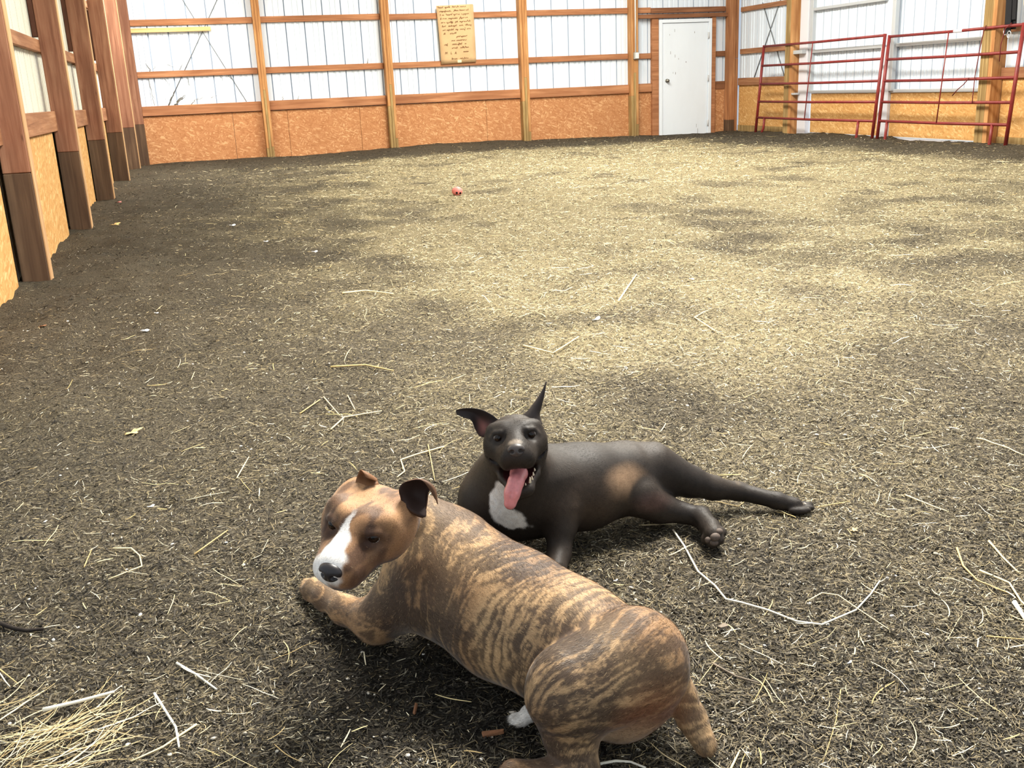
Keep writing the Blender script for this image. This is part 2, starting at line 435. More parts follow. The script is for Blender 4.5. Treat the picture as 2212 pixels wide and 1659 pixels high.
# ---------------- left wall
XL = -1.09
wall_left = structure('wall_left', (XL, 9.0, 0))
_sml = sheet_mesh('metal_sheet', 0.914, -0.15, ZT, 'y'); _sml.materials.append(M['metal_cream'])
for v in _sml.vertices: v.co.x = -v.co.x
for k in range(16):
    o = obj('metal_sheet', _sml, None, wall_left); o.location = (-0.045, 3.0+0.914*k-9.0, 0)
LP = [(-0.94, 3.85), (-0.94, 6.50), (-0.93, 9.10), (-0.92, 11.67), (-0.905, 14.33), (-0.87, 16.66)]
for (xf, yf) in LP:
    e = empty('post', (0, 0, 0), wall_left); px, py = XL, 9.0
    box('post_upper', XL-0.0-px, xf-px, yf-py, yf+0.115-py, 0.635, ZT, M['post'], e, 0.005)
    box('post_base', XL-0.0-px, xf-px, yf-py, yf+0.115-py, -0.2, 0.633, M['treated'], e, 0.005)
    # pale inner trim strip on the room side of each post
    box('trim_strip', xf-px, xf+0.010-px, yf+0.012-py, yf+0.112-py, -0.15, ZT, M['strip'], e, 0.002)
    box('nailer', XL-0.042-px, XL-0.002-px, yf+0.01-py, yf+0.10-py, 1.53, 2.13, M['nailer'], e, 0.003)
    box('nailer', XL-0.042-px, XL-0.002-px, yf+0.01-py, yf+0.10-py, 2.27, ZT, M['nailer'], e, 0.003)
LPY = [p[1] for p in LP] + [17.40]
for i in range(len(LPY)-1):
    a, b2 = LPY[i]+0.118, LPY[i+1]-0.003
    for z0, z1, d in ((2.15, 2.24, 0.0), (1.405, 1.50, 0.0), (0.80, 0.955, 0.03)):
        jit = random.uniform(-0.008, 0.008)
        child_box(wall_left, 'girt', XL-0.035, XL+0.004+d, a, b2, z0+jit, z1+jit, M['girt_y'])
    mid = a + (b2-a)*0.5
    for p, q in ((a, mid), (mid+0.005, b2-0.17)):
        child_box(wall_left, 'strand_board', XL-0.010, XL+0.006, p, q, -0.15, 0.80, M['osb_y'], 0.002)
    child_box(wall_left, 'shade_sheet', XL-0.06, XL-0.05, a, b2, -0.15, 0.80, M['gap_shade'], 0)  # dark sheet added so the gaps beside the boards look shaded

# ---------------- right wall with the sliding barn door
XR = 9.80
wall_right = structure('wall_right', (XR, 13.0, 0))
_smr = sheet_mesh('metal_sheet', 0.914, -0.15, ZT, 'y'); _smr.materials.append(M['metal'])
for k in range(2):
    o = obj('metal_sheet', _smr, None, wall_right); o.location = (0.045, 15.62+0.914*k-13.0, 0)
for k in range(7):
    o = obj('metal_sheet', _smr, None, wall_right); o.location = (0.045, 4.40+0.914*k-13.0, 0)
for z0, z1, d in ((2.10, 2.18, 0), (1.365, 1.455, 0), (0.815, 0.945, -0.03)):
    child_box(wall_right, 'girt', XR+d, XR+0.04, 15.64, 17.38, z0, z1, M['girt_y'])
    child_box(wall_right, 'girt', XR+d, XR+0.04, 4.4, 10.79, z0, z1, M['girt_y'])
for p, q in ((15.64, 16.18), (16.185, 17.0), (17.005, 17.4), (8.3, 9.52), (9.525, 10.79), (5.9, 8.295)):
    child_box(wall_right, 'strand_board', XR+0.008, XR+0.022, p, q, 0.10, 0.815, M['osb_y'], 0.002)
    child_box(wall_right, 'skirt_board', XR-0.005, XR+0.022, p, q, -0.15, 0.10, M['treated_pale'], 0.002)
def right_post(y0, y1, x0):
    e = empty('post', (0, 0, 0), wall_right)
    w = (y1-y0)/3
    for k in range(3):
        box('ply', x0-XR, 0.04, y0+k*w+0.001-13, y0+(k+1)*w-0.001-13, -0.15, ZT, M['treated_pale'] if k else M['post_pale'], e, 0.003)
right_post(15.40, 15.62, 9.66)
right_post(10.80, 11.02, 9.64)
# sliding door hung on the right wall
sd = structure('door_2', (XR, 13.1, 0))
Y0, Y1 = 11.05, 15.10
child_box(sd, 'door_stile', XR-0.03, XR+0.06, 15.12, 15.36, -0.1, ZT, M['white_tube'])
child_box(sd, 'edge_channel', XR-0.01, XR+0.07, 15.03, 15.115, 0.68, ZT, M['galv'])
child_box(sd, 'meeting_stile', XR-0.035, XR+0.06, 12.98, 13.20, -0.1, 1.30, M['white_tube'])
child_box(sd, 'centre_tube', XR-0.05, XR+0.02, 12.90, 12.975, 0.68, ZT, M['galv'])
_smd = sheet_mesh('door_sheet', 0.66, -0.05, ZT, 'y'); _smd.materials.append(M['metal'])
for k in range(6):
    o = obj('door_sheet', _smd, None, sd); o.location = (0.055, Y0+0.66*k+0.02-13.1, 0)
for a, b2 in ((11.06, 12.97), (13.21, 15.02)):
    child_box(sd, 'door_rail', XR-0.01, XR+0.05, a, b2, 0.655, 0.705, M['galv'])
    child_box(sd, 'door_rail', XR-0.01, XR+0.05, a, b2, 1.29, 1.34, M['galv'])
    if a > 13: child_box(sd, 'door_rail', XR-0.01, XR+0.05, a, b2, 1.94, 1.985, M['galv'])
    child_box(sd, 'door_sill', XR-0.04, XR+0.05, a, b2, -0.10, 0.015, M['white_tube'])
    mm = (a+b2)/2
    for p, q in ((a, mm), (mm+0.005, b2)):
        child_box(sd, 'strand_board', XR+0.008, XR+0.022, p, q, 0.02, 0.653, M['osb_y'], 0.002)
    child_box(sd, 'sill_lip', XR-0.01, XR+0.02, a, b2, 0.018, 0.035, M['metal'], 0.002)
child_box(sd, 'latch_bracket', XR-0.12, XR-0.03, 15.15, 15.42, 1.29, 1.35, M['galv'])
child_box(sd, 'latch_bracket', XR-0.13, XR-0.03, 15.30, 15.42, 0.64, 0.67, M['galv'])
# X brace
for p, q in (((XR+0.036, 16.68, 2.20), (XR+0.036, 15.90, 0.95)), ((XR+0.036, 16.10, 2.20), (XR+0.036, 16.90, 0.95))):
    obj('brace_cable', tube_mesh('brace_cable', [Vector(p)-Vector((XR, 13, 0)), Vector(q)-Vector((XR, 13, 0))], 0.009, 6), M['cable'], wall_right)

# ---------------- closed roof, no translucent panels modelled (out of the frame, shuts out the open sky above)
roof = structure('ceiling', (4.35, 8, 0))
def quad_obj(name, pts, mat, parent, thick=0.04):
    bm = bmesh.new()
    vs = [bm.verts.new(Vector(p)-parent.location) for p in pts]; bm.faces.new(vs)
    me = to_mesh(bm, name); o = obj(name, me, mat, parent)
    sm = o.modifiers.new('thickness', 'SOLIDIFY'); sm.thickness = thick
    return o
for (xa, za, xb, zb) in ((-1.2, 3.58, 4.35, 5.2), (4.35, 5.2, 9.9, 3.58)):
    quad_obj('roof_slope', [(xa, -4, za), (xb, -4, zb), (xb, 17.7, zb), (xa, 17.7, za)], M['roof'], roof)

def dark_mulch(x, y):
    """patch of darker mulch with less straw in front of the dogs"""
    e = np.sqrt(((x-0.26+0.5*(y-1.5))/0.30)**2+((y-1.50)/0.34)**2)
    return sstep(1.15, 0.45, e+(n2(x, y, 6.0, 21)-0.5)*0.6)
def straw_density(x, y):
    right = sstep(-0.9, 2.2, x-0.06*y)
    glow = np.exp(-(((x-5.0)/3.6)**2+((y-11.5)/5.0)**2))
    wisp = np.exp(-(((x-1.7-0.25*(y-6.3))/0.9)**2+((y-6.6)/1.3)**2))
    near = sstep(3.2, 1.6, y)*0.4
    d = 0.20 + 0.55*right*sstep(1.0, 3.8, y) + 0.55*glow + 0.5*wisp + 0.03*near
    d = d*(0.60+0.8*n2(x, y, 0.8, 9))*(0.42+1.16*n2(x, y, 3.0, 10))
    d = d*(1-0.93*sstep(14.9+0.6*n2(x, y, 0.7, 12), 16.3, y))*(1-0.88*sstep(7.3, 8.8, x+0.8*(n2(x, y, 0.6, 14)-0.5)))*(1-0.8*sstep(0.2, -0.7, x)*sstep(4, 6, y))
    d = d*(1-0.75*dark_mulch(x, y))
    return np.clip(d, 0, 1)
# ---------------- floor
def build_floor():
    nu, nv = 420, 440
    v = np.linspace(0, 1, nv); Y = -2.0 + 0.0*v
    Y = np.where(v < 0.06, -1.5+v/0.06*2.2, 0.7*(17.62/0.7)**((v-0.06)/0.94))
    Wd = np.minimum(11.0, 2.7+2.3*np.maximum(Y, 0.0))
    u = np.linspace(0, 1, nu)
    X = -1.13 + u[None, :]*Wd[:, None]
    YY = np.repeat(Y[:, None], nu, 1)
    Z = gz(X, YY)
    V = np.stack([X, YY, Z], -1).reshape(-1, 3)
    idx = np.arange(nu*nv).reshape(nv, nu)
    F = np.stack([idx[:-1, :-1], idx[:-1, 1:], idx[1:, 1:], idx[1:, :-1]], -1).reshape(-1, 4)
    den = straw_density(V[:, 0], V[:, 1])
    me = raw_mesh('floor', V, F, True, np.stack([den, dark_mulch(V[:, 0], V[:, 1]), 0*den], -1))
    m, nt, b = new_mat('mulch_ground', 0.95, 0.1)
    tc = N(nt, 'ShaderNodeTexCoord')
    def nz(scale, detail, rough=0.65, dist=0.0, sc=(1, 1, 1), rot=0.0):
        mp = N(nt, 'ShaderNodeMapping'); mp.inputs['Scale'].default_value = sc; mp.inputs['Rotation'].default_value = (0, 0, rot)
        nt.links.new(tc.outputs['Object'], mp.inputs[0])
        return noise(nt, mp.outputs[0], scale, detail, rough, dist)
    fine = nz(170, 3, 0.7)
    c = ramp(nt, [(0.30, rgb(36, 33, 29)), (0.5, rgb(70, 64, 54)), (0.64, rgb(110, 101, 84)), (0.78, rgb(158, 146, 116))], fine)
    big = nz(0.9, 4)
    c = mix(nt, ramp(nt, [(0.35, (0.0, 0, 0, 1)), (0.7, (0.45, 0.45, 0.45, 1))], big), c, rgb(34, 31, 27))
    at = N(nt, 'ShaderNodeAttribute', attribute_name='Col')
    chaff = nz(95, 4, 0.75)
    sepc = N(nt, 'ShaderNodeSeparateColor'); nt.links.new(at.outputs['Color'], sepc.inputs[0])
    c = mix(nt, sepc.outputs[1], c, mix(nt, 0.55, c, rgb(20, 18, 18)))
    add = N(nt, 'ShaderNodeMath', operation='MULTIPLY_ADD'); nt.links.new(sepc.outputs[0], add.inputs[0]); add.inputs[1].default_value = 0.30; nt.links.new(chaff, add.inputs[2])
    msk = ramp(nt, [(0.62, (0, 0, 0, 1)), (0.88, (0.5, 0.5, 0.5, 1))], add.outputs[0])
    c = mix(nt, msk, c, rgb(176, 163, 126))
    nt.links.new(c, b.inputs['Base Color'])
    bump(nt, b, fine, 0.9, 0.006)
    return obj('floor', me, m)
floor = build_floor(); floor['kind'] = 'structure'
# ================================================================== THINGS ON THE WALLS
# ---- red tubular corral panels leaning on the right wall
def gate_panel(name, ya, yb, xb, xt, zt, z0a, z0b, label, rails, leg_offs, stay):
    g = empty(name, ((xb+xt)/2, (ya+yb)/2, 0)); L0 = Vector(g.location)
    def P(y, z):
        t = z/zt; return Vector((xb+(xt-xb)*t, y, z)) - L0
    tag(g, label, 'gate', 'maroon tube gates leaning on the right wall')
    obj('end_upright', tube_mesh('end_upright', [P(ya, z0a), P(ya, zt)], 0.024, 10), M['red'], g)
    obj('end_upright', tube_mesh('end_upright', [P(yb, z0b), P(yb, zt)], 0.024, 10), M['red'], g)
    for z in rails:
        obj('rail', tube_mesh('rail', [P(ya, z), P((ya+yb)/2, z-0.006), P(yb, z)], 0.020, 10), M['red'], g)
    for y, z0, k in leg_offs:
        zr = rails[-1]
        obj('leg', tube_mesh('leg', [P(y, zr), P(y, 0.09)+Vector((0, 0, 0)), P(y+k*0.6, 0.04), P(y+k, z0)], 0.021, 10), M['red'], g)
    for y in stay:
        obj('stay_rod', tube_mesh('stay_rod', [P(y, rails[0])+Vector((-0.02, 0, 0)), P(y, rails[-1])+Vector((-0.02, 0, 0))], 0.008, 8), M['red'], g)
    return g
g1 = gate_panel('corral_gate', 16.27, 12.96, 9.52, 9.645, 1.475, -0.03, -0.03, 'maroon tube gate panel leaning nearest the white walk-through door', (1.455, 1.135, 0.83, 0.535, 0.265),
                [(16.02, -0.03, 0.05), (13.34, -0.03, 0.0)], [14.75])
g2 = gate_panel('corral_gate', 12.84, 10.33, 9.52, 9.63, 1.45, -0.03, -0.03, 'maroon tube gate panel with tied twine and black bag hanging behind it', (1.43, 1.12, 0.825, 0.535, 0.27),
                [(12.66, -0.03, 0.0), (10.60, -0.03, 0.0)], [11.60])
# light worn section where the paint is gone on the second gate's top rail
_gl = Vector(g2.location)
obj('worn_sleeve', tube_mesh('worn_sleeve', [Vector((9.628, 11.52, 1.424))-_gl, Vector((9.628, 11.36, 1.424))-_gl], 0.0215, 10), M['white_tube'], g2)
def twine(pts, label, r=0.006):
    o = obj('twine', tube_mesh('twine', pts, r, 6), M['wire'])
    tag(o, label, 'twine'); return o
twine([(9.60, 10.92, 1.46), (9.58, 10.93, 1.40), (9.56, 10.95, 1.2), (9.545, 10.98, 0.85), (9.53, 10.97, 0.62), (9.52, 10.96, 0.52)], 'long thin twine hanging down from the gate rails beside the wooden post')
twine([(9.50, 11.03, 0.84), (9.49, 11.06, 0.80), (9.485, 11.10, 0.76), (9.485, 11.20, 0.70), (9.49, 11.30, 0.62)], 'short curved twine loop tied at the middle rail of the gate')
twine([(9.60, 10.50, 1.46), (9.57, 10.56, 1.40), (9.56, 10.60, 1.22), (9.56, 10.60, 1.02)], 'drooping twine end hanging in front of the black bag')
# black strap bag and coil of rope hung by the post
bag = empty('halter_bundle', (9.68, 10.60, 1.75))
tag(bag, 'black nylon halter straps hanging on the wall beside the wooden post', 'halter')
_bl = Vector(bag.location)
for k, (dy, dx, w, z0, z1) in enumerate([(0.06, 0.0, 0.035, 1.36, 2.4), (0.02, -0.02, 0.045, 1.34, 2.4), (-0.03, 0.01, 0.04, 1.39, 2.4), (-0.06, -0.02, 0.03, 1.5, 2.4), (0.0, 0.03, 0.05, 1.45, 2.4)]):
    pts = [(9.68+dx, 10.60+dy, z1), (9.68+dx-0.01, 10.60+dy+0.01, (z0+z1)/2), (9.68+dx, 10.60+dy-0.005, z0)]
    bm = bmesh.new(); rows = []
    for p in pts:
        q = Vector(p)-_bl; rows.append([bm.verts.new(q+Vector((0, -w, 0))), bm.verts.new(q+Vector((0, w, 0)))])
    for a, b2 in zip(rows[:-1], rows[1:]): bm.faces.new((a[0], a[1], b2[1], b2[0]))
    o = obj('strap', to_mesh(bm, 'strap'), M['black'], bag)
    s = o.modifiers.new('thickness', 'SOLIDIFY'); s.thickness = 0.012; s.offset = 0
def ring_pts(c, ry, rz, n=20, x=0.0):
    return [(c[0]+x*math.sin(4*PI*k/n), c[1]+ry*math.cos(2*PI*k/n), c[2]+rz*math.sin(2*PI*k/n)) for k in range(n+1)]
for (c, ry, rz) in (((9.66, 10.66, 1.38), 0.025, 0.05), ((9.65, 10.58, 1.33), 0.03, 0.04)):
    obj('buckle_ring', tube_mesh('buckle_ring', [Vector(p)-_bl for p in ring_pts(c, ry, rz)], 0.006, 6), M['galv'], bag)
rope = empty('rope_coil', (9.68, 10.30, 1.74)); tag(rope, 'pale coil of rope hanging on the white wall next to black straps', 'rope')
for k in range(4):
    obj('rope_loop', tube_mesh('rope_loop', [Vector(p)-rope.location for p in ring_pts((9.66+0.012*k, 10.30+0.008*k, 1.74+0.01*k), 0.09+0.006*k, 0.16, 28, 0.01)], 0.009, 6), M['tape'], rope)

# ---- cardboard sign on the back wall girts
sign = empty('cardboard_sign', (4.45, YB-0.02, 1.87))
tag(sign, 'tan cardboard sheet with rows of brown handwriting nailed to the back wall rails', 'sign')
def sign_sheet():
    cs = [(4.125, 2.33), (4.76, 2.345), (4.77, 1.412), (4.155, 1.395)]
    nu, nv = 8, 12; V = []; F = []
    for j in range(nv+1):
        t = j/nv
        for i in range(nu+1):
            s = i/nu
            a = Vector((cs[0][0]+(cs[1][0]-cs[0][0])*s, 0, cs[0][1]+(cs[1][1]-cs[0][1])*s))
            b2 = Vector((cs[3][0]+(cs[2][0]-cs[3][0])*s, 0, cs[3][1]+(cs[2][1]-cs[3][1])*s))
            p = a.lerp(b2, t); p.y = -0.012-0.02*math.sin(PI*t)-0.012*(1-t)*s*s
            V.append((p.x-4.45, p.y, p.z-1.87))
    for j in range(nv):
        for i in range(nu):
            k = j*(nu+1)+i; F.append((k, k+1, k+nu+2, k+nu+1))
    me = bpy.data.meshes.new('sheet'); me.from_pydata(V, [], F)
    for p in me.polygons: p.use_smooth = True
    o = obj('sheet', me, M['card'], sign); s = o.modifiers.new('thickness', 'SOLIDIFY'); s.thickness = 0.006; s.offset = 1
    return o
sign_sheet()
# a second folded edge on the right
box('folded_edge', 4.715-4.45, 4.765-4.45, -0.030, -0.018, 2.02-1.87, 2.335-1.87, M['card'], sign, 0.002)
box('tape_patch', 4.44-4.45, 4.51-4.45, -0.022, -0.012, 1.41-1.87, 1.455-1.87, M['tape'], sign, 0.002)
def sign_y(z):
    t = (2.34-z)/0.94; return -0.012-0.02*math.sin(PI*max(0, min(1, t)))-0.0085
def pen(words, row, z):
    """one handwritten line, each word its own strokes: words = [(x0,x1)] in metres across the sheet"""
    rr = random.Random(row*31)
    for (x0, x1) in words:
        bm = bmesh.new()
        n = max(4, int((x1-x0)/0.008)); prev = None
        for k in range(n+1):
            x = x0+(x1-x0)*k/n
            a = (0.009 if k % 2 else -0.007)*rr.uniform(0.5, 1.3)
            if rr.random() < 0.14: a += 0.014
            if rr.random() < 0.08: a -= 0.014
            zz = z + a + 0.030*(x-4.45)
            y = sign_y(zz)
            cur = [bm.verts.new((x-4.45+0.003, y, zz-1.87-0.0025)), bm.verts.new((x-4.45-0.003, y, zz-1.87+0.0025))]
            if prev: bm.faces.new((prev[0], cur[0], cur[1], prev[1]))
            prev = cur
        obj('handwriting', to_mesh(bm, 'handwriting'), M['ink'], sign)
LINES = [([(4.15, 4.24), (4.27, 4.36), (4.40, 4.52), (4.54, 4.64)], 2.305), ([(4.17, 4.38), (4.41, 4.50), (4.52, 4.61), (4.63, 4.70)], 2.245), ([(4.18, 4.20), (4.22, 4.25), (4.28, 4.52), (4.55, 4.68)], 2.185),
         ([(4.18, 4.195), (4.22, 4.29), (4.32, 4.48), (4.51, 4.66)], 2.125), ([(4.19, 4.26), (4.285, 4.40), (4.43, 4.48), (4.51, 4.70)], 2.065), ([(4.20, 4.27), (4.31, 4.46), (4.50, 4.57), (4.60, 4.71)], 2.005),
         ([(4.21, 4.26), (4.28, 4.40), (4.43, 4.48), (4.51, 4.60), (4.63, 4.70)], 1.945), ([(4.22, 4.25), (4.33, 4.44)], 1.885), ([(4.44, 4.63)], 1.830), ([(4.35, 4.41), (4.44, 4.61)], 1.770),
         ([(4.22, 4.28), (4.36, 4.53), (4.58, 4.61)], 1.710), ([(4.35, 4.45), (4.50, 4.65)], 1.650), ([(4.55, 4.64)], 1.580), ([(4.34, 4.44), (4.49, 4.64)], 1.475)]
for i, (w, z) in enumerate(LINES): pen(w, i+1, z)
for ch, x in (('M', 4.245), ('L', 4.335), ('A', 4.41)):
    cu = bpy.data.curves.new('letter_text', 'FONT'); cu.body = ch; cu.size = 0.055; cu.align_x = 'CENTER'; cu.extrude = 0.0005; cu.shear = 0.2
    ot = bpy.data.objects.new('letter_text', cu); COL.objects.link(ot)
    bpy.context.view_layer.update()
    lm = bpy.data.meshes.new_from_object(ot.evaluated_get(bpy.context.evaluated_depsgraph_get()))
    bpy.data.objects.remove(ot); bpy.data.curves.remove(cu)
    lm.materials.clear(); o = obj('letter', lm, M['ink'], sign)
    o.location = (x-4.45, sign_y(1.57), 1.553-1.87); o.rotation_euler = (PI/2, 0, 0)

# ---- conduit and outlet box on the post beside the door
con = empty('conduit_run', (7.70, YB-0.15, 1.5)); tag(con, 'white conduit pipe with grey outlet box on the post left of the door', 'conduit')
obj('pipe', tube_mesh('pipe', [(-0.005, 0, -0.03), (-0.005, 0, 2.0)], 0.0125, 10), M['conduit'], con)
bx_ = box('outlet_box', -0.045, 0.055, -0.03, 0.018, -0.155, -0.03, M['box_grey'], con, 0.012)
box('cover_plate', -0.03, 0.04, -0.006, 0.006, -0.05, 0.05, M['conduit'], bx_, 0.004).location = (0.005, -0.035, -0.09)
# ================================================================== LITTER ON THE FLOOR
def attr_mat(name, rough=0.7, spec=0.2, vary=True, sheen=0.0):
    m, nt, b = new_mat(name, rough, spec)
    a = N(nt, 'ShaderNodeAttribute', attribute_name='Col')
    nt.links.new(a.outputs['Color'], b.inputs['Base Color'])
    return m
M['straw'] = attr_mat('straw_blades', 0.55, 0.3)
M['chips'] = attr_mat('dark_mulch_chips', 0.85, 0.15)
def ribbons(x, y, phi, L, w, curve, lift, roll, pitch, nseg):
    """bent flat blades lying on the ground -> V (n*(nseg+1)*2,3), F"""
    n = len(x); t = np.linspace(-0.5, 0.5, nseg+1)
    s = t[None, :]*L[:, None]
    ang = phi[:, None] + curve[:, None]*t[None, :]
    # integrate the bend
    mid = phi[:, None] + curve[:, None]*0.5*t[None, :]
    px = x[:, None] + s*np.cos(mid); py = y[:, None] + s*np.sin(mid)
    pz = gz(px, py) + lift[:, None] + s*np.sin(pitch)[:, None]
    nx, ny = -np.sin(ang), np.cos(ang)
    taper = (1.0 - 0.45*np.abs(2*t)**2)[None, :]
    hw = 0.5*w[:, None]*taper
    cr, sr = np.cos(roll)[:, None], np.sin(roll)[:, None]
    A = np.stack([px+nx*hw*cr, py+ny*hw*cr, pz+hw*sr], -1); B = np.stack([px-nx*hw*cr, py-ny*hw*cr, pz-hw*sr], -1)
    V = np.stack([A, B], 2).reshape(-1, 3)
    base = (np.arange(n)*(nseg+1)*2)[:, None] + (np.arange(nseg)*2)[None, :]
    F = np.stack([base, base+1, base+3, base+2], -1).reshape(-1, 4)
    return V, F
def scatter(n, pw, ymin=1.0, ymax=17.45):
    """random ground points, denser close by"""
    k = rng.random(n*2)
    a, b2 = ymin**(1-pw), ymax**(1-pw)
    y = (a+(b2-a)*k)**(1/(1-pw))
    lo = np.maximum(-1.05, -0.32*y-0.35); hi = np.minimum(9.72, 1.08*y+0.75)
    x = lo + (hi-lo)*rng.random(n*2)
    keep = rng.random(n*2) < (hi-lo)/np.minimum(10.8, 1.4*y+1.1)
    x, y = x[keep][:n], y[keep][:n]
    return x, y
def under_dog(x, y):
    return np.zeros_like(x, bool)
def pick(cols, n, jitter=0.15):
    c = np.array([c[:3] for c in cols]); i = rng.integers(0, len(c), n)
    return c[i]*(1+jitter*(rng.random((n, 1))*2-1))
# ---- dark mulch chips
def chips():
    x, y = scatter(230000, 1.7); n = len(x)
    sc = 1+0.10*np.maximum(y-2, 0)
    V, F = ribbons(x, y, rng.random(n)*2*PI, (0.007+0.020*rng.random(n)**2)*sc, (0.0022+0.0035*rng.random(n)**2)*sc, rng.normal(0, 0.3, n), 0.001+0.004*rng.random(n), rng.normal(0, 0.5, n), rng.normal(0, 0.25, n), 1)
    c = pick([rgb(36, 33, 29), rgb(56, 51, 44), rgb(80, 73, 61), rgb(110, 101, 82), rgb(66, 61, 53), rgb(138, 126, 101), rgb(92, 84, 71)], n, 0.25)
    grey = c.mean(1, keepdims=True); c = c*0.7+grey*0.3
    c = c*(1-0.5*dark_mulch(x, y)[:, None])*(0.80+0.2*sstep(2.2, 4.0, y)[:, None])
    o = obj('mulch_chips', raw_mesh('mulch_chips', V, F, False, np.repeat(c, 4, 0)), M['chips'], floor)
    o['kind'] = 'stuff'
chips()
# ---- chopped straw
def straw():
    x, y = scatter(850000, 1.45)
    k = rng.random(len(x)) < straw_density(x, y); x, y = x[k], y[k]; n = len(x)
    print('straw', n)
    sc = 1+0.085*np.maximum(y-2, 0)
    L = (0.004+0.020*rng.random(n)**2+0.05*(rng.random(n) < 0.03)*rng.random(n))*sc
    w = (0.0005+0.0010*rng.random(n)**1.5)*(1+0.22*np.maximum(y-1.8, 0))
    V, F = ribbons(x, y, rng.random(n)*2*PI, L, w, rng.normal(0, 0.5, n), 0.002+0.006*rng.random(n)*sc, rng.normal(0, 0.5, n), rng.normal(0, 0.15, n), 2)
    cs = np.array([c[:3] for c in (rgb(90, 79, 60), rgb(114, 102, 76), rgb(140, 125, 94), rgb(168, 151, 114), rgb(198, 181, 140), rgb(220, 205, 164), rgb(240, 230, 198))])
    k = rng.random(n)*5.2*(0.75+0.25*sstep(2.5, 6, y)) + 1.8*straw_density(x, y)*sstep(2.0, 6, y)
    k = np.clip(np.where(rng.random(n) < 0.10, 6, k), 0, 6).astype(int)
    c = cs[k]*(1+0.12*(rng.random((n, 1))*2-1))
    o = obj('straw_litter', raw_mesh('straw_litter', V, F, False, np.repeat(c, 6, 0)), M['straw'], floor)
    o['kind'] = 'stuff'
straw()
# ---- longer loose stems
def long_straw():
    x, y = scatter(5000, 1.1); k = rng.random(len(x)) < 0.08+0.8*straw_density(x, y); x, y = x[k], y[k]; n = len(x)
    sc = 1+0.05*np.maximum(y-2, 0)
    L = (0.025+0.10*rng.random(n)**2.5)*sc; w = (0.0010+0.0014*rng.random(n))*(1+0.13*np.maximum(y-2, 0))
    V, F = ribbons(x, y, rng.random(n)*2*PI, L, w, rng.normal(0, 0.45, n), 0.006+0.008*rng.random(n), rng.normal(0, 0.4, n), rng.normal(0, 0.05, n), 6)
    c = pick([rgb(226, 206, 156), rgb(242, 230, 196), rgb(206, 178, 122), rgb(236, 216, 160)], n, 0.1)
    o = obj('loose_straw', raw_mesh('loose_straw', V, F, False, np.repeat(c, 14, 0)), M['straw'], floor)
    o['kind'] = 'stuff'
long_straw()
# ---- grit and small pebbles
def grit():
    bm = bmesh.new(); bmesh.ops.create_icosphere(bm, subdivisions=1, radius=1.0)
    sv = np.array([v.co[:] for v in bm.verts]); sf = np.array([[v.index for v in f.verts] for f in bm.faces]); bm.free()
    x, y = scatter(5200, 1.9, 1.0, 9.0); n = len(x)
    r = (0.0012+0.0035*rng.random(n)**2.5)*(1+0.05*np.maximum(y-2, 0))
    sq = np.stack([r*(1+0.6*rng.random(n)), r*(0.7+0.4*rng.random(n)), r*(0.5+0.3*rng.random(n))], -1)
    a = rng.random(n)*2*PI
    P = sv[None]*sq[:, None]
    X = P[..., 0]*np.cos(a)[:, None]-P[..., 1]*np.sin(a)[:, None]+x[:, None]; Yy = P[..., 0]*np.sin(a)[:, None]+P[..., 1]*np.cos(a)[:, None]+y[:, None]
    Z = P[..., 2]+(gz(x, y)+0.002)[:, None]
    V = np.stack([X, Yy, Z], -1).reshape(-1, 3); F = (sf[None]+(np.arange(n)*len(sv))[:, None, None]).reshape(-1, 3)
    c = pick([rgb(120, 108, 94), rgb(160, 148, 130), rgb(200, 192, 176), rgb(90, 82, 74), rgb(236, 232, 222)], n, 0.1)
    o = obj('gravel_grit', raw_mesh('gravel_grit', V, F, True, np.repeat(c, len(sv), 0)), M['chips'], floor)
    o['kind'] = 'stuff'
grit()
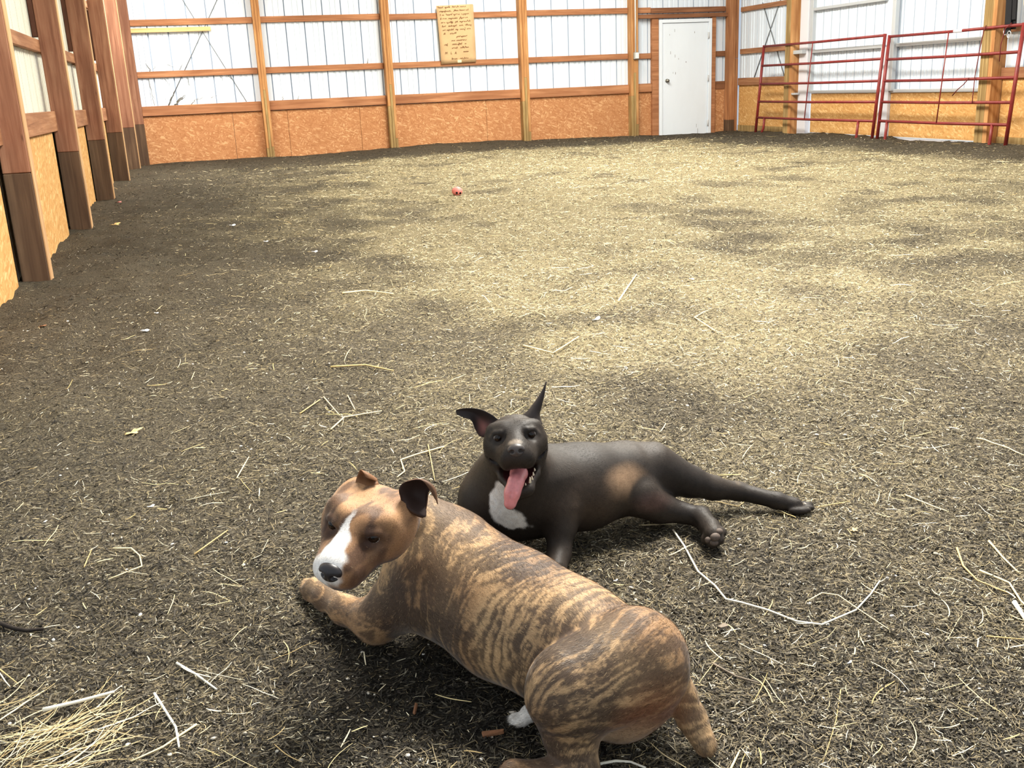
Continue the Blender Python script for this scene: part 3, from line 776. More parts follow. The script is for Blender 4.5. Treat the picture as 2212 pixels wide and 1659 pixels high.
# ================================================================== THE DOGS
# Each body is ONE continuous surface: a smooth union of tapered limbs and masses, polygonised with surface nets.
class Body:
    def __init__(s): s.prims = []
    def cone(s, a, b, ra, rb, k=0.03, reg='body', sub=False):
        s.prims.append(dict(t='c', a=np.array(a, float), b=np.array(b, float), ra=ra, rb=rb, k=k, reg=reg, sub=sub))
    def chain(s, pts, k=0.03, reg='body'):
        """pts = [(point, radius), ...]"""
        for (a, ra), (b, rb) in zip(pts[:-1], pts[1:]): s.cone(a, b, ra, rb, k, reg)
    def ell(s, c, r, Rm=None, k=0.03, reg='body', sub=False, flow=None):
        s.prims.append(dict(t='e', c=np.array(c, float), r=np.array(r, float), R=np.eye(3) if Rm is None else Rm, k=k, reg=reg, sub=sub, flow=flow))
    @staticmethod
    def sd(p, P):
        if p['t'] == 'c':
            ba = p['b']-p['a']; t = np.clip(((P-p['a'])@ba)/max(ba@ba, 1e-12), 0, 1)
            q = P-p['a']-t[..., None]*ba
            return np.sqrt((q*q).sum(-1)) - (p['ra']+(p['rb']-p['ra'])*t)
        q = (P-p['c'])@p['R']
        k0 = np.sqrt(((q/p['r'])**2).sum(-1)); k1 = np.sqrt(((q/p['r']**2)**2).sum(-1))+1e-9
        return k0*(k0-1)/k1
    @staticmethod
    def bb(p):
        if p['t'] == 'c':
            r = max(p['ra'], p['rb']); return np.minimum(p['a'], p['b'])-r, np.maximum(p['a'], p['b'])+r
        e = np.sqrt(((p['R']*p['r'])**2).sum(1)); return p['c']-e, p['c']+e
    def field(s, P):
        d = np.full(P.shape[:-1], 0.2)
        for p in s.prims: d = s.comb(d, s.sd(p, P), p)
        return d
    @staticmethod
    def comb(d, e, p):
        k = p['k']
        if p['sub']:
            e = -e; h = np.maximum(k-np.abs(d-e), 0)/k; return np.maximum(d, e)+h*h*k/4
        h = np.maximum(k-np.abs(d-e), 0)/k; return np.minimum(d, e)-h*h*k/4
    def mesh(s, h, zcut=None):
        lo = np.min([s.bb(p)[0] for p in s.prims if not p['sub']], 0)-4*h; hi = np.max([s.bb(p)[1] for p in s.prims if not p['sub']], 0)+4*h
        n = np.ceil((hi-lo)/h).astype(int)+1
        D = np.full(n, 0.2, np.float32)
        ax = [lo[i]+h*np.arange(n[i]) for i in range(3)]
        for p in s.prims:
            a, b2 = s.bb(p); m = max(p['k'], 0.012)+0.008
            i0 = np.maximum(((a-m-lo)/h).astype(int), 0); i1 = np.minimum(((b2+m-lo)/h).astype(int)+2, n)
            if (i1 <= i0).any(): continue
            G = np.stack(np.meshgrid(*[ax[i][i0[i]:i1[i]] for i in range(3)], indexing='ij'), -1)
            sl = tuple(slice(i0[i], i1[i]) for i in range(3))
            D[sl] = s.comb(D[sl], s.sd(p, G), p)
        if zcut is not None:
            D = np.maximum(D, (zcut-ax[2])[None, None, :].astype(np.float32))
        return surface_nets(D, lo, h)
def surface_nets(D, lo, h):
    S = D < 0
    nx, ny, nz_ = D.shape
    c = np.zeros((nx-1, ny-1, nz_-1), np.uint8)
    for dx in (0, 1):
        for dy in (0, 1):
            for dz in (0, 1): c += S[dx:nx-1+dx, dy:ny-1+dy, dz:nz_-1+dz]
    act = np.argwhere((c > 0) & (c < 8)); n = len(act)
    idx = np.full(c.shape, -1, np.int32); idx[tuple(act.T)] = np.arange(n)
    acc = np.zeros((n, 3)); cnt = np.zeros(n)
    cor = np.array([(i, j, k) for i in (0, 1) for j in (0, 1) for k in (0, 1)])
    for a in range(8):
        for b2 in range(a+1, 8):
            if np.abs(cor[a]-cor[b2]).sum() != 1: continue
            da = D[tuple((act+cor[a]).T)]; db = D[tuple((act+cor[b2]).T)]
            m = (da < 0) != (db < 0)
            t = np.where(m, da/(da-db+1e-12), 0)
            acc[m] += (cor[a]+(cor[b2]-cor[a])*t[:, None])[m]; cnt[m] += 1
    V = lo + h*(act+acc/np.maximum(cnt, 1)[:, None])
    F = []
    for ax_ in range(3):
        o1, o2 = [(1, 2), (2, 0), (0, 1)][ax_]
        sl0 = [slice(1, -1)]*3; sl0[ax_] = slice(0, -1); sl1 = list(sl0); sl1[ax_] = slice(1, None)
        A = S[tuple(sl0)]; B = S[tuple(sl1)]
        e = np.argwhere(A != B)
        if len(e) == 0: continue
        flip = A[tuple(e.T)]
        off = np.array([1, 1, 1]); off[ax_] = 0; e = e+off
        d1 = np.zeros(3, int); d1[o1] = 1; d2 = np.zeros(3, int); d2[o2] = 1
        q = [idx[tuple((e-x).T)] for x in (d1+d2, d2, 0*d1, d1)]
        q = np.stack(q, -1); q[~flip] = q[~flip][:, ::-1]
        F.append(q)
    F = np.concatenate(F); F = F[(F >= 0).all(1)]
    return V, F
def vnormals(V, F):
    n = np.cross(V[F[:, 2]]-V[F[:, 0]], V[F[:, 3]]-V[F[:, 1]]); N_ = np.zeros_like(V)
    for k in range(4): np.add.at(N_, F[:, k], n)
    return N_/(np.linalg.norm(N_, axis=1, keepdims=True)+1e-12)
def smooth_mesh(V, F, it=2, lam=0.5):
    for _ in range(it):
        acc = np.zeros_like(V); cnt = np.zeros(len(V))
        for a, b2 in ((0, 1), (1, 2), (2, 3), (3, 0)):
            np.add.at(acc, F[:, a], V[F[:, b2]]); np.add.at(cnt, F[:, a], 1)
            np.add.at(acc, F[:, b2], V[F[:, a]]); np.add.at(cnt, F[:, b2], 1)
        V = V + lam*(acc/np.maximum(cnt, 1)[:, None]-V)
    return V
def flow_field(body, V, Nn):
    W_ = np.zeros(len(V)); Fl = np.zeros_like(V)
    for p in body.prims:
        if p['sub']: continue
        if p['t'] == 'c':
            d = p['b']-p['a']; L = np.linalg.norm(d)
            if L < 1e-4: continue
            d = d/L
        else:
            if p['flow'] is None: continue
            d = np.array(p['flow'])
        w = np.exp(-np.maximum(Body.sd(p, V), 0)/0.012)+1e-6
        Fl += w[:, None]*d; W_ += w
    Fl = Fl/W_[:, None]; Fl -= Nn*(Fl*Nn).sum(1, keepdims=True)
    return Fl/(np.linalg.norm(Fl, axis=1, keepdims=True)+1e-6)
def fur_mesh(name, V, F, Nn, Fl, col, n, length, width, lift, mat, parent, seed=1, mask=None, lenmul=None, speck=None):
    r = np.random.default_rng(seed)
    T = np.concatenate([F[:, [0, 1, 2]], F[:, [0, 2, 3]]])
    ar = np.linalg.norm(np.cross(V[T[:, 1]]-V[T[:, 0]], V[T[:, 2]]-V[T[:, 0]]), axis=1)
    if mask is not None: ar = ar*mask[T].mean(1)
    cs = np.cumsum(ar); t = np.minimum(np.searchsorted(cs, r.random(n)*cs[-1]), len(T)-1)
    u = r.random(n); v = r.random(n); k = u+v > 1; u[k] = 1-u[k]; v[k] = 1-v[k]
    w3 = np.stack([1-u-v, u, v], -1)[..., None]
    P = (V[T[t]]*w3).sum(1); nn = (Nn[T[t]]*w3).sum(1); fl = (Fl[T[t]]*w3).sum(1); c = (col[T[t]]*w3).sum(1)
    fl = fl + r.normal(0, 0.22, (n, 3)); fl -= nn*(fl*nn).sum(1, keepdims=True); fl /= np.linalg.norm(fl, axis=1, keepdims=True)+1e-6
    L = length*(0.6+0.8*r.random(n))[:, None]
    if lenmul is not None: L = L*lenmul[T[t]].mean(1)[:, None]
    side = np.cross(nn, fl)
    wd = width*(0.6+0.8*r.random(n))[:, None]*0.5
    tip = P + fl*L + nn*(L*lift*(0.5+r.random((n, 1))))
    A = P+side*wd-nn*0.0006; B = P-side*wd-nn*0.0006
    VV = np.stack([A, B, tip], 1).reshape(-1, 3); FF = np.arange(3*n).reshape(-1, 3)
    c = c*(0.62+0.7*r.random((n, 1)))
    if speck is not None:
        k = r.random(n); c = np.where((k < 0.24)[:, None], c*0.35+speck[0]*0.65, np.where((k > 0.95)[:, None], c*0.5+speck[1]*0.5, c))
    me = raw_mesh(name, VV, FF, False, np.repeat(np.clip(c, 0, 1), 3, 0))
    o = obj(name, me, mat, parent); o['kind'] = 'stuff'; return o
def frame(F_, L_):
    x = np.array(F_, float); x /= np.linalg.norm(x); y = np.array(L_, float); y -= x*(x@y); y /= np.linalg.norm(y)
    return np.stack([x, y, np.cross(x, y)], 1)          # columns = head axes in the world
class Head:
    """local head frame: x to the nose, y to the dog's left, z up"""
    def __init__(s, o, R, sc): s.o = np.array(o, float); s.R = R; s.s = sc
    def __call__(s, x, y, z): return s.o + s.s*(s.R@np.array([x, y, z], float))
    def inv(s, V): return ((V-s.o)@s.R)/s.s
def add_head(B, H, open_mouth=False, wide=1.0):
    s = H.s
    def c(a, b2, ra, rb, k=0.02, sub=False): B.cone(H(*a), H(*b2), ra*s, rb*s, k*s, 'head', sub)
    def e(p, r, k=0.02, sub=False, rot=None):
        R = H.R if rot is None else H.R@np.array(Euler(rot).to_matrix())
        B.ell(H(*p), np.array(r)*s, R, k*s, 'head', sub, flow=-H.R[:, 0])
    e((-0.010, 0, -0.005), (0.074, 0.059, 0.047), 0.03) if not wide > 1 else e((-0.002, 0, -0.012), (0.060, 0.057, 0.041), 0.012)                       # skull
    for y in (-1, 1):
        e((0.002, y*0.038*wide, -0.026), (0.054, 0.027*wide, 0.040*wide), 0.025)            # cheek
        c((0.050, y*0.024, 0.019), (0.034, y*0.044, 0.019), 0.0145, 0.0145, 0.026)   # brow
        c((0.056, y*0.036, -0.014), (0.030, y*0.048, -0.012), 0.015, 0.016, 0.022)  # cheek bone
    if wide > 1:
        for y in (-1, 1):
            e((-0.030, y*0.044, -0.024), (0.040, 0.026, 0.042), 0.02)
            e((0.004, y*0.040, -0.034), (0.050, 0.024, 0.036), 0.02)
    mz = 1.0+(wide-1)*1.3
    c((0.045, 0, -0.004), (0.118, 0, -0.016), 0.032, 0.022*mz, 0.03)            # bridge of the muzzle
    for y in (-1, 1):
        c((0.055, y*0.018*mz, -0.028), (0.117, y*0.013*mz, -0.030), 0.025*mz, 0.0205*mz, 0.022)  # upper lips
        e((0.080, y*0.023, -0.040), (0.042, 0.014, 0.022), 0.018)            # flews
    if not open_mouth:
        c((0.010, 0, -0.054), (0.108, 0, -0.054), 0.040, 0.020, 0.018)       # lower jaw
    else:
        for y in (-1, 1):
            c((-0.004, y*0.034, -0.050), (0.040, y*0.032, -0.084), 0.020, 0.012, 0.02)
            c((0.040, y*0.032, -0.084), (0.078, y*0.015, -0.108), 0.012, 0.012, 0.012)
        c((0.078, 0.015, -0.108), (0.078, -0.015, -0.108), 0.014, 0.014, 0.012)
        c((0.0, 0, -0.080), (0.070, 0, -0.112), 0.030, 0.014, 0.02)
    for y in (-1, 1):                                                        # eye sockets and lids
        e((0.075, y*0.0345, 0.008), (0.016, 0.0145, 0.0130), 0.012, True)
        q = [(0.066, y*0.0215, 0.004), (0.068, y*0.029, 0.0175), (0.060, y*0.041, 0.0165), (0.054, y*0.0485, 0.006)]
        for a, b2 in zip(q[:-1], q[1:]): c(a, b2, 0.0050, 0.0050, 0.006)
        q = [(0.066, y*0.0215, 0.004), (0.067, y*0.030, -0.0045), (0.061, y*0.042, -0.003), (0.054, y*0.0485, 0.006)]
        for a, b2 in zip(q[:-1], q[1:]): c(a, b2, 0.0042, 0.0042, 0.006)
    # line where the lips meet
    if not open_mouth:
        for y in (-1, 1):
            q = [(0.128, y*0.004, -0.052), (0.108, y*0.026, -0.056), (0.072, y*0.042, -0.060), (0.034, y*0.053, -0.050)]
            for a, b2 in zip(q[:-1], q[1:]): c(a, b2, 0.0022, 0.0026, 0.004, True)
    else:
        e((0.070, 0, -0.072), (0.075, 0.030, 0.020), 0.012, True, (0, 0.30, 0))
        e((0.045, 0, -0.070), (0.045, 0.040, 0.013), 0.010, True, (0, 0.30, 0))
        for y in (-1, 1):
            c((0.066, y*0.036, -0.058), (0.022, y*0.062, -0.036), 0.006, 0.003, 0.004, True)
def small_sdf(name, build, h, mat, parent, colf=None):
    b = Body(); build(b); V, F = b.mesh(h); V = smooth_mesh(V, F, 1)
    col = None if colf is None else colf(V)
    return obj(name, raw_mesh(name, V-np.array(parent.location), F, True, col), mat, parent)
M['eye'] = attr_mat('dog_eye', 0.13, 0.3)
M['nose'] = plain('dog_nose', rgb(34, 30, 32), 0.38, 0.45, 0, 0.2, 400)
M['nose_grey'] = plain('dog_nose_grey', rgb(62, 56, 54), 0.4, 0.45, 0, 0.2, 400)
M['tongue'] = plain('wet_tongue', rgb(214, 136, 138), 0.3, 0.5, 0, 0.12, 120)
M['gum'] = plain('mouth_lining', rgb(70, 30, 32), 0.35, 0.5)
M['tooth'] = plain('teeth', rgb(226, 214, 184), 0.3, 0.5)
M['pad'] = plain('paw_pad_skin', rgb(92, 80, 72), 0.7, 0.3, 0, 0.2, 200)
M['nail'] = plain('claw', rgb(196, 184, 168), 0.4, 0.4)
def fur_mat(name, rough, spec, sheen, fine):
    m, nt, b = new_mat(name, rough, spec)
    a = N(nt, 'ShaderNodeAttribute', attribute_name='Col')
    n = noise(nt, coords(nt, (fine, fine, fine)), 1.0, 2, 0.6)
    c = mix(nt, 0.35, a.outputs['Color'], ramp(nt, [(0.3, (0.25, 0.25, 0.25, 1)), (0.7, (1, 1, 1, 1))], n), 'MULTIPLY')
    nt.links.new(c, b.inputs['Base Color'])
    b.inputs['Sheen Weight'].default_value = sheen; b.inputs['Sheen Roughness'].default_value = 0.4
    bump(nt, b, n, 0.15, 0.001)
    return m
M['coat_brindle'] = fur_mat('brindle_coat', 0.62, 0.25, 0.15, 420)
M['coat_black'] = fur_mat('black_coat', 0.55, 0.22, 0.0, 420)
M['fur_brindle'] = attr_mat('brindle_hairs', 0.5, 0.3)
M['fur_black'] = attr_mat('black_hairs', 0.55, 0.2)
M['ear'] = attr_mat('ear_leather', 0.65, 0.25)
def eye(H, y, parent, gaze, iris):
    bm = bmesh.new(); bmesh.ops.create_uvsphere(bm, u_segments=24, v_segments=16, radius=0.0110*H.s)
    V = np.array([v.co[:] for v in bm.verts]); me = to_mesh(bm, 'eye', True)
    g = np.array(gaze, float); g /= np.linalg.norm(g)
    ca = (V@g)/np.linalg.norm(V, axis=1)
    # the cornea bulges a little
    col = np.where((ca > 0.93)[:, None], np.array(rgb(8, 6, 6)[:3]), np.where((ca > 0.40)[:, None], np.array(iris[:3]), np.array(rgb(196, 188, 180)[:3])))
    a = me.color_attributes.new('Col', 'FLOAT_COLOR', 'POINT'); c4 = np.ones((len(V), 4), np.float32); c4[:, :3] = col
    a.data.foreach_set('color', c4.ravel())
    o = obj('eye', me, M['eye'], parent); o.location = Vector(H(0.0600, y*0.0345, 0.0065))-parent.location
    return o
def dog_nose(H0, parent, mat, dx=0.0, g=1.0):
    H = Head(H0(0.136+dx, 0, -0.013), H0.R, H0.s*g); H.o = H(-0.136, 0, 0.013)
    s = H.s
    def build(b):
        b.ell(H(0.136, 0, -0.011), np.array((0.012, 0.0185, 0.0130))*s, H.R, 0.004*s)
        b.ell(H(0.139, 0, -0.017), np.array((0.009, 0.0120, 0.0100))*s, H.R, 0.005*s)
        for y in (-1, 1):
            b.ell(H(0.1475, y*0.0090, -0.0130), np.array((0.007, 0.0046, 0.0040))*s, H.R, 0.002*s, sub=True)
            b.cone(H(0.143, y*0.012, -0.0140), H(0.139, y*0.019, -0.0170), 0.0022*s, 0.0016*s, 0.002*s, sub=True)
        b.cone(H(0.150, 0, -0.014), H(0.146, 0, -0.028), 0.0010*s, 0.0010*s, 0.002*s, sub=True)
    return small_sdf('nose', build, 0.0011*s, mat, parent)
def ear(H, rows, thick, parent, colfn, name='ear', sub=5):
    """rows: list of rows of head-local points from base to tip; bicubic smoothed sheet with thickness"""
    R = np.array(rows, float)
    def cat(A, n):
        out = []; m = len(A)
        for i in range(m-1):
            p0, p1, p2, p3 = A[max(i-1, 0)], A[i], A[i+1], A[min(i+2, m-1)]
            for k in range(n):
                t = k/n; out.append(0.5*((2*p1)+(-p0+p2)*t+(2*p0-5*p1+4*p2-p3)*t*t+(-p0+3*p1-3*p2+p3)*t**3))
        out.append(A[-1]); return np.array(out)
    A = cat(R, sub); A = np.swapaxes(cat(np.swapaxes(A, 0, 1), sub), 0, 1)
    nr, nc = A.shape[:2]
    P = np.array([H(*p) for p in A.reshape(-1, 3)])-np.array(parent.location)
    G = P.reshape(nr, nc, 3)
    du = np.gradient(G, axis=1); dv = np.gradient(G, axis=0); nn = np.cross(du, dv); nn /= np.linalg.norm(nn, axis=-1, keepdims=True)+1e-9
    edge = np.minimum(np.arange(nc), nc-1-np.arange(nc))/(nc/2.0)
    tipf = (nr-1-np.arange(nr))/(nr*0.5)
    th = thick*H.s*np.clip(np.sqrt(np.clip(edge, 0.02, 1))[None, :]*np.sqrt(np.clip(tipf, 0.02, 1))[:, None], 0.12, 1)
    V = np.concatenate([(G+nn*th[..., None]/2).reshape(-1, 3), (G-nn*th[..., None]/2).reshape(-1, 3)])
    F = []
    n = nr*nc
    for i in range(nr-1):
        for j in range(nc-1):
            a = i*nc+j; F.append((a, a+1, a+nc+1, a+nc)); F.append((n+a, n+a+nc, n+a+nc+1, n+a+1))
    for j in range(nc-1):
        F.append((j, n+j, n+j+1, j+1)); a = (nr-1)*nc+j; F.append((a, a+1, n+a+1, n+a))
    for i in range(nr-1):
        a = i*nc; F.append((a, a+nc, n+a+nc, n+a)); a = i*nc+nc-1; F.append((a, n+a, n+a+nc, a+nc))
    uv = np.stack(np.meshgrid(np.linspace(0, 1, nr), np.linspace(0, 1, nc), indexing='ij'), -1).reshape(-1, 2)
    col = np.concatenate([colfn(uv[:, 0], uv[:, 1], True), colfn(uv[:, 0], uv[:, 1], False)])
    me = raw_mesh(name, V, np.array(F), True, col)
    return obj(name, me, M['ear'], parent)
def poly_param(P, pts):
    """arc length along a polyline and offset for every point"""
    pts = np.array(pts, float); best = np.full(len(P), 1e9); u = np.zeros(len(P)); acc = 0.0
    for a, b2 in zip(pts[:-1], pts[1:]):
        d = b2-a; L = np.linalg.norm(d); t = np.clip(((P-a)@d)/(L*L), 0, 1)
        dist = np.linalg.norm(P-a-t[:, None]*d, axis=1); k = dist < best
        best[k] = dist[k]; u[k] = acc+t[k]*L; acc += L
    return u, best
def shade(base, P, amount, scale):
    return base*(1-amount/2+amount*vnoise(P*scale+9)[:, None])

# ------------------------------------------------------------------ the brindle dog
def brindle_dog():
    B = Body()
    H = Head((0.2029, 1.5537, 0.3315), frame((-0.5914, -0.7646, -0.2562), (0.8055, -0.5460, -0.2301)), 1.020)
    # trunk, from the neck back to the tail
    B.chain([((0.3333, 1.6551, 0.1850), 0.080), ((0.3396, 1.6260, 0.1600), 0.090), ((0.3637, 1.5923, 0.1400), 0.099), ((0.4148, 1.4812, 0.1300), 0.105), ((0.4729, 1.3714, 0.1250), 0.096), ((0.5285, 1.2715, 0.1150), 0.096)], 0.05)
    B.cone((0.2967, 1.6622, 0.2350), (0.3343, 1.6445, 0.1850), 0.062, 0.082, 0.035, 'neck')
    # left hind leg, folded at the dog's side
    B.cone((0.5402, 1.2440, 0.1450), (0.4359, 1.2288, 0.1320), 0.086, 0.072, 0.008, 'thigh')
    B.chain([((0.4353, 1.2417, 0.1000), 0.058), ((0.4261, 1.2198, 0.0600), 0.034), ((0.4326, 1.1885, 0.0300), 0.022)], 0.03, 'leg')
    B.chain([((0.4342, 1.1855, 0.0220), 0.022), ((0.3794, 1.1997, 0.0200), 0.019), ((0.3349, 1.2189, 0.0180), 0.022)], 0.015, 'leg')
    # right hip and the right hind foot that shows under the belly
    B.cone((0.5594, 1.2708, 0.1000), (0.5202, 1.2589, 0.0700), 0.070, 0.056, 0.03, 'rump')
    B.chain([((0.4261, 1.3333, 0.0350), 0.018), ((0.4010, 1.3499, 0.0200), 0.015)], 0.012, 'toe')
    for dx, dy in ((-22, -8), (-24, 4), (-12, 12)):
        B.ell(np.array((0.3964, 1.3506, 0.0180))+np.array((dx*0.0007, -dy*0.0009, -0.004)), (0.012, 0.0075, 0.008), None, 0.004, 'toe', flow=(-1, 0, 0))
    # tail
    B.chain([((0.5872, 1.2418, 0.1250), 0.034), ((0.6068, 1.2205, 0.0900), 0.0240), ((0.6212, 1.2078, 0.0500), 0.0225), ((0.6301, 1.1800, 0.0200), 0.0185)], 0.010, 'tail')
    # left foreleg
    B.cone((0.3016, 1.6138, 0.1500), (0.2160, 1.6849, 0.0550), 0.078, 0.044, 0.035, 'leg')
    B.chain([((0.2107, 1.6873, 0.0500), 0.041), ((0.1635, 1.7734, 0.0360), 0.026), ((0.1365, 1.8511, 0.0280), 0.023), ((0.1189, 1.9053, 0.0220), 0.026)], 0.02, 'leg')
    for q in (((0.1077, 1.9458, 0.0180)), ((0.1026, 1.9260, 0.0170)), ((0.1067, 1.9031, 0.0160)), ((0.1162, 1.8868, 0.0160))):
        B.ell(q, (0.013, 0.017, 0.012), None, 0.006, 'leg', flow=(-0.7, 0.7, 0))
    # right foreleg tucked on the far side
    B.chain([((0.4046, 1.7689, 0.1200), 0.06), ((0.4093, 1.9673, 0.0400), 0.036)], 0.03, 'leg')
    add_head(B, H, False, 1.14)
    V, F = B.mesh(0.0030, 0.001); V = smooth_mesh(V, F, 2)
    Nn = vnormals(V, F)
    Fl = flow_field(B, V, Nn)
    # colour
    hl = H.inv(V)
    hd_ = np.min([Body.sd(p, V) for p in B.prims if p['reg'] == 'head' and not p['sub']], 0)
    on_head = (hd_ < 0.012) & (hl[:, 0] > -0.075)
    spine = [(0.2536, 1.5828, 0.3200), (0.3328, 1.5862, 0.2700), (0.4204, 1.5122, 0.2600), (0.5002, 1.3672, 0.2400), (0.5629, 1.2730, 0.2100), (0.5958, 1.2272, 0.1600), (0.6119, 1.1959, 0.0700), (0.6374, 1.1679, 0.0000)]
    u, dist = poly_param(V, spine)
    wob = (vnoise(V*9)-0.5)*0.045 + (vnoise(V*24+5)-0.5)*0.018
    q = np.stack([(u+wob+0.12*dist)/0.0072, dist/0.065, vnoise(V*5)*1.5], -1)
    st = vnoise(q)*0.62 + vnoise(q*np.array([2.1, 2.2, 1.0])+17)*0.38
    big = vnoise(V*14+3)
    stripe = sstep(0.29, 0.56, st+(big-0.5)*0.28+(vnoise(V*230)-0.5)*0.32+(vnoise(V*95)-0.5)*0.14)
    light = np.array(rgb(194, 160, 118)[:3]); warm = np.array(rgb(160, 124, 88)[:3]); dark = np.array(rgb(60, 47, 41)[:3]); pale = np.array(rgb(206, 190, 172)[:3])
    mixw = sstep(0.35, 0.7, vnoise(V*11+40))[:, None]
    c = light*(1-mixw)+warm*mixw
    stripe = stripe*0.74+0.16*sstep(0.45, 0.75, vnoise(V*7+60))
    RT, UPV = np.array((0.9545, -0.2949, -0.0433)), np.array((0.1240, 0.2608, 0.9574))
    for pp, rx, ry, am in (((0.3011, 1.6135, 0.0800), 0.085, 0.05, 0.40), ((0.5099, 1.2255, 0.0800), 0.085, 0.035, 0.38), ((0.4575, 1.4364, 0.1500), 0.09, 0.05, 0.22), ((0.4687, 1.5668, 0.2000), 0.10, 0.03, 0.25), ((0.2657, 1.6437, 0.1000), 0.06, 0.05, 0.25)):
        dd = V-np.array(pp); stripe = stripe+am*sstep(1.2, 0.2, np.sqrt(((dd@RT)/rx)**2+((dd@UPV)/ry)**2)+(vnoise(V*26)-0.5)*0.8)
    stripe = np.clip(stripe, 0, 0.9)
    c = c*(1-stripe[:, None])+dark*stripe[:, None]
    # pale belly low on the side facing out
    ub = poly_param(V, [(0.2918, 1.5873, 0.0300), (0.3733, 1.4773, 0.0200), (0.4203, 1.4114, 0.0400)])[1]
    pb = (sstep(0.095, 0.02, ub)*sstep(0.13, 0.03, V[:, 2]))[:, None]*0.75
    c = c*(1-pb)+pale*pb
    # inner thigh / rear a warmer brown
    ur = np.linalg.norm(V-np.array((0.5385, 1.1869, 0.0900)), axis=1)
    pr = sstep(0.10, 0.03, ur)[:, None]*0.6; c = c*(1-pr)+np.array(rgb(150, 92, 58)[:3])*pr
    ub2 = np.linalg.norm(V-np.array((0.5000, 1.2214, 0.0400)), axis=1)
    pr = sstep(0.09, 0.03, ub2)[:, None]*0.6; c = c*(1-pr)+np.array(rgb(206, 176, 140)[:3])*pr
    tp = sstep(0.012, 0.0, np.min([Body.sd(p, V) for p in B.prims if p['reg'] == 'toe'], 0))[:, None]
    c = c*(1-tp)+np.array(rgb(232, 226, 218)[:3])*tp
    # face: brown mask with dark streaks, white blaze and muzzle
    x, y, z = hl[:, 0], hl[:, 1], hl[:, 2]
    fq = np.stack([x/0.038, (y+0.3*x)/0.013, z/0.034], -1)
    fs = sstep(0.45, 0.68, vnoise(fq+3)*0.7+vnoise(fq*2.3+8)*0.3)
    face = (np.array(rgb(180, 138, 98)[:3])*(1-mixw)+np.array(rgb(150, 110, 76)[:3])*mixw)*(1-0.78*fs[:, None])+np.array(rgb(70, 48, 38)[:3])*0.78*fs[:, None]
    eyed = np.minimum(np.linalg.norm(hl-np.array((0.066, 0.036, 0.006)), axis=1), np.linalg.norm(hl-np.array((0.066, -0.036, 0.006)), axis=1))
    ed = sstep(0.042, 0.010, eyed)[:, None]*0.8; face = face*(1-ed)+np.array(rgb(58, 38, 30)[:3])*ed
    sm = (sstep(0.055, 0.09, x)*sstep(0.018, 0.03, np.abs(y))*sstep(0.0, -0.03, z))[:, None]*0.6
    face = face*(1-sm)+np.array(rgb(92, 60, 42)[:3])*sm
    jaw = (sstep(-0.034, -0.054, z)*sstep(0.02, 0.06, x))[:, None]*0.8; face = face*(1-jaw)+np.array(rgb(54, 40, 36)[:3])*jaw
    bw = 0.003+0.013*sstep(0.055, 0.11, x)+0.006*sstep(0.10, 0.13, x)+(vnoise(hl*90)-0.5)*0.008
    bw = np.maximum(bw, 0.002)
    bl = sstep(1.25, 0.8, np.abs(y+0.006)/bw)*sstep(0.040, 0.075, x)*sstep(-0.045, -0.02, z)
    lipw = sstep(0.115, 0.128, x)*sstep(-0.058, -0.048, z)*sstep(0.004, -0.008, y)
    blz = np.maximum(bl, lipw)[:, None]; face = face*(1-blz)+np.array(rgb(240, 236, 230)[:3])*blz
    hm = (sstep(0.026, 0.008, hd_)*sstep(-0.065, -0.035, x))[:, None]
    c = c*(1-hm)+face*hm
    c = np.clip(c*(0.9+0.2*vnoise(V*160)[:, None]), 0, 1)
    base = np.array((0.4900, 1.6896, 0.0000)); base[2] = 0.0
    d = empty('dog', tuple(base)); L0 = base
    tag(d, 'brindle brown dog with white blaze lying down and looking back over its shoulder', 'dog')
    obj('body', raw_mesh('body', V-L0, F, True, c), M['coat_brindle'], d)
    nofur = 1-sstep(0.030, 0.012, np.minimum(eyed, np.linalg.norm(hl-np.array((0.14, 0, -0.015)), axis=1)*0.9))*on_head
    fur_mesh('fur', V-L0, F, Nn, Fl, c, 200000, 0.0075, 0.00065, 0.14, M['fur_brindle'], d, 4, nofur*np.where(on_head, 1.3, 1.0), np.where(on_head, 0.5, 1.0), (np.array(rgb(48, 38, 33)[:3]), np.array(rgb(226, 196, 152)[:3])))
    for s in (-1, 1): eye(H, s, d, H.R@np.array([0.80, s*0.12, 0.52]), rgb(40, 25, 16))
    dog_nose(H, d, M['nose'], 0.004, 1.06)
    tan = np.array(rgb(150, 104, 66)[:3]); dk = np.array(rgb(40, 28, 26)[:3])
    def ecol(t, s, front):
        m = 0.97 if front else 0.75
        return tan*(1-m)+dk*m + 0*t[:, None]
    def ecol2(t, s, front):
        return (tan*0.55+dk*0.45) + 0*t[:, None]
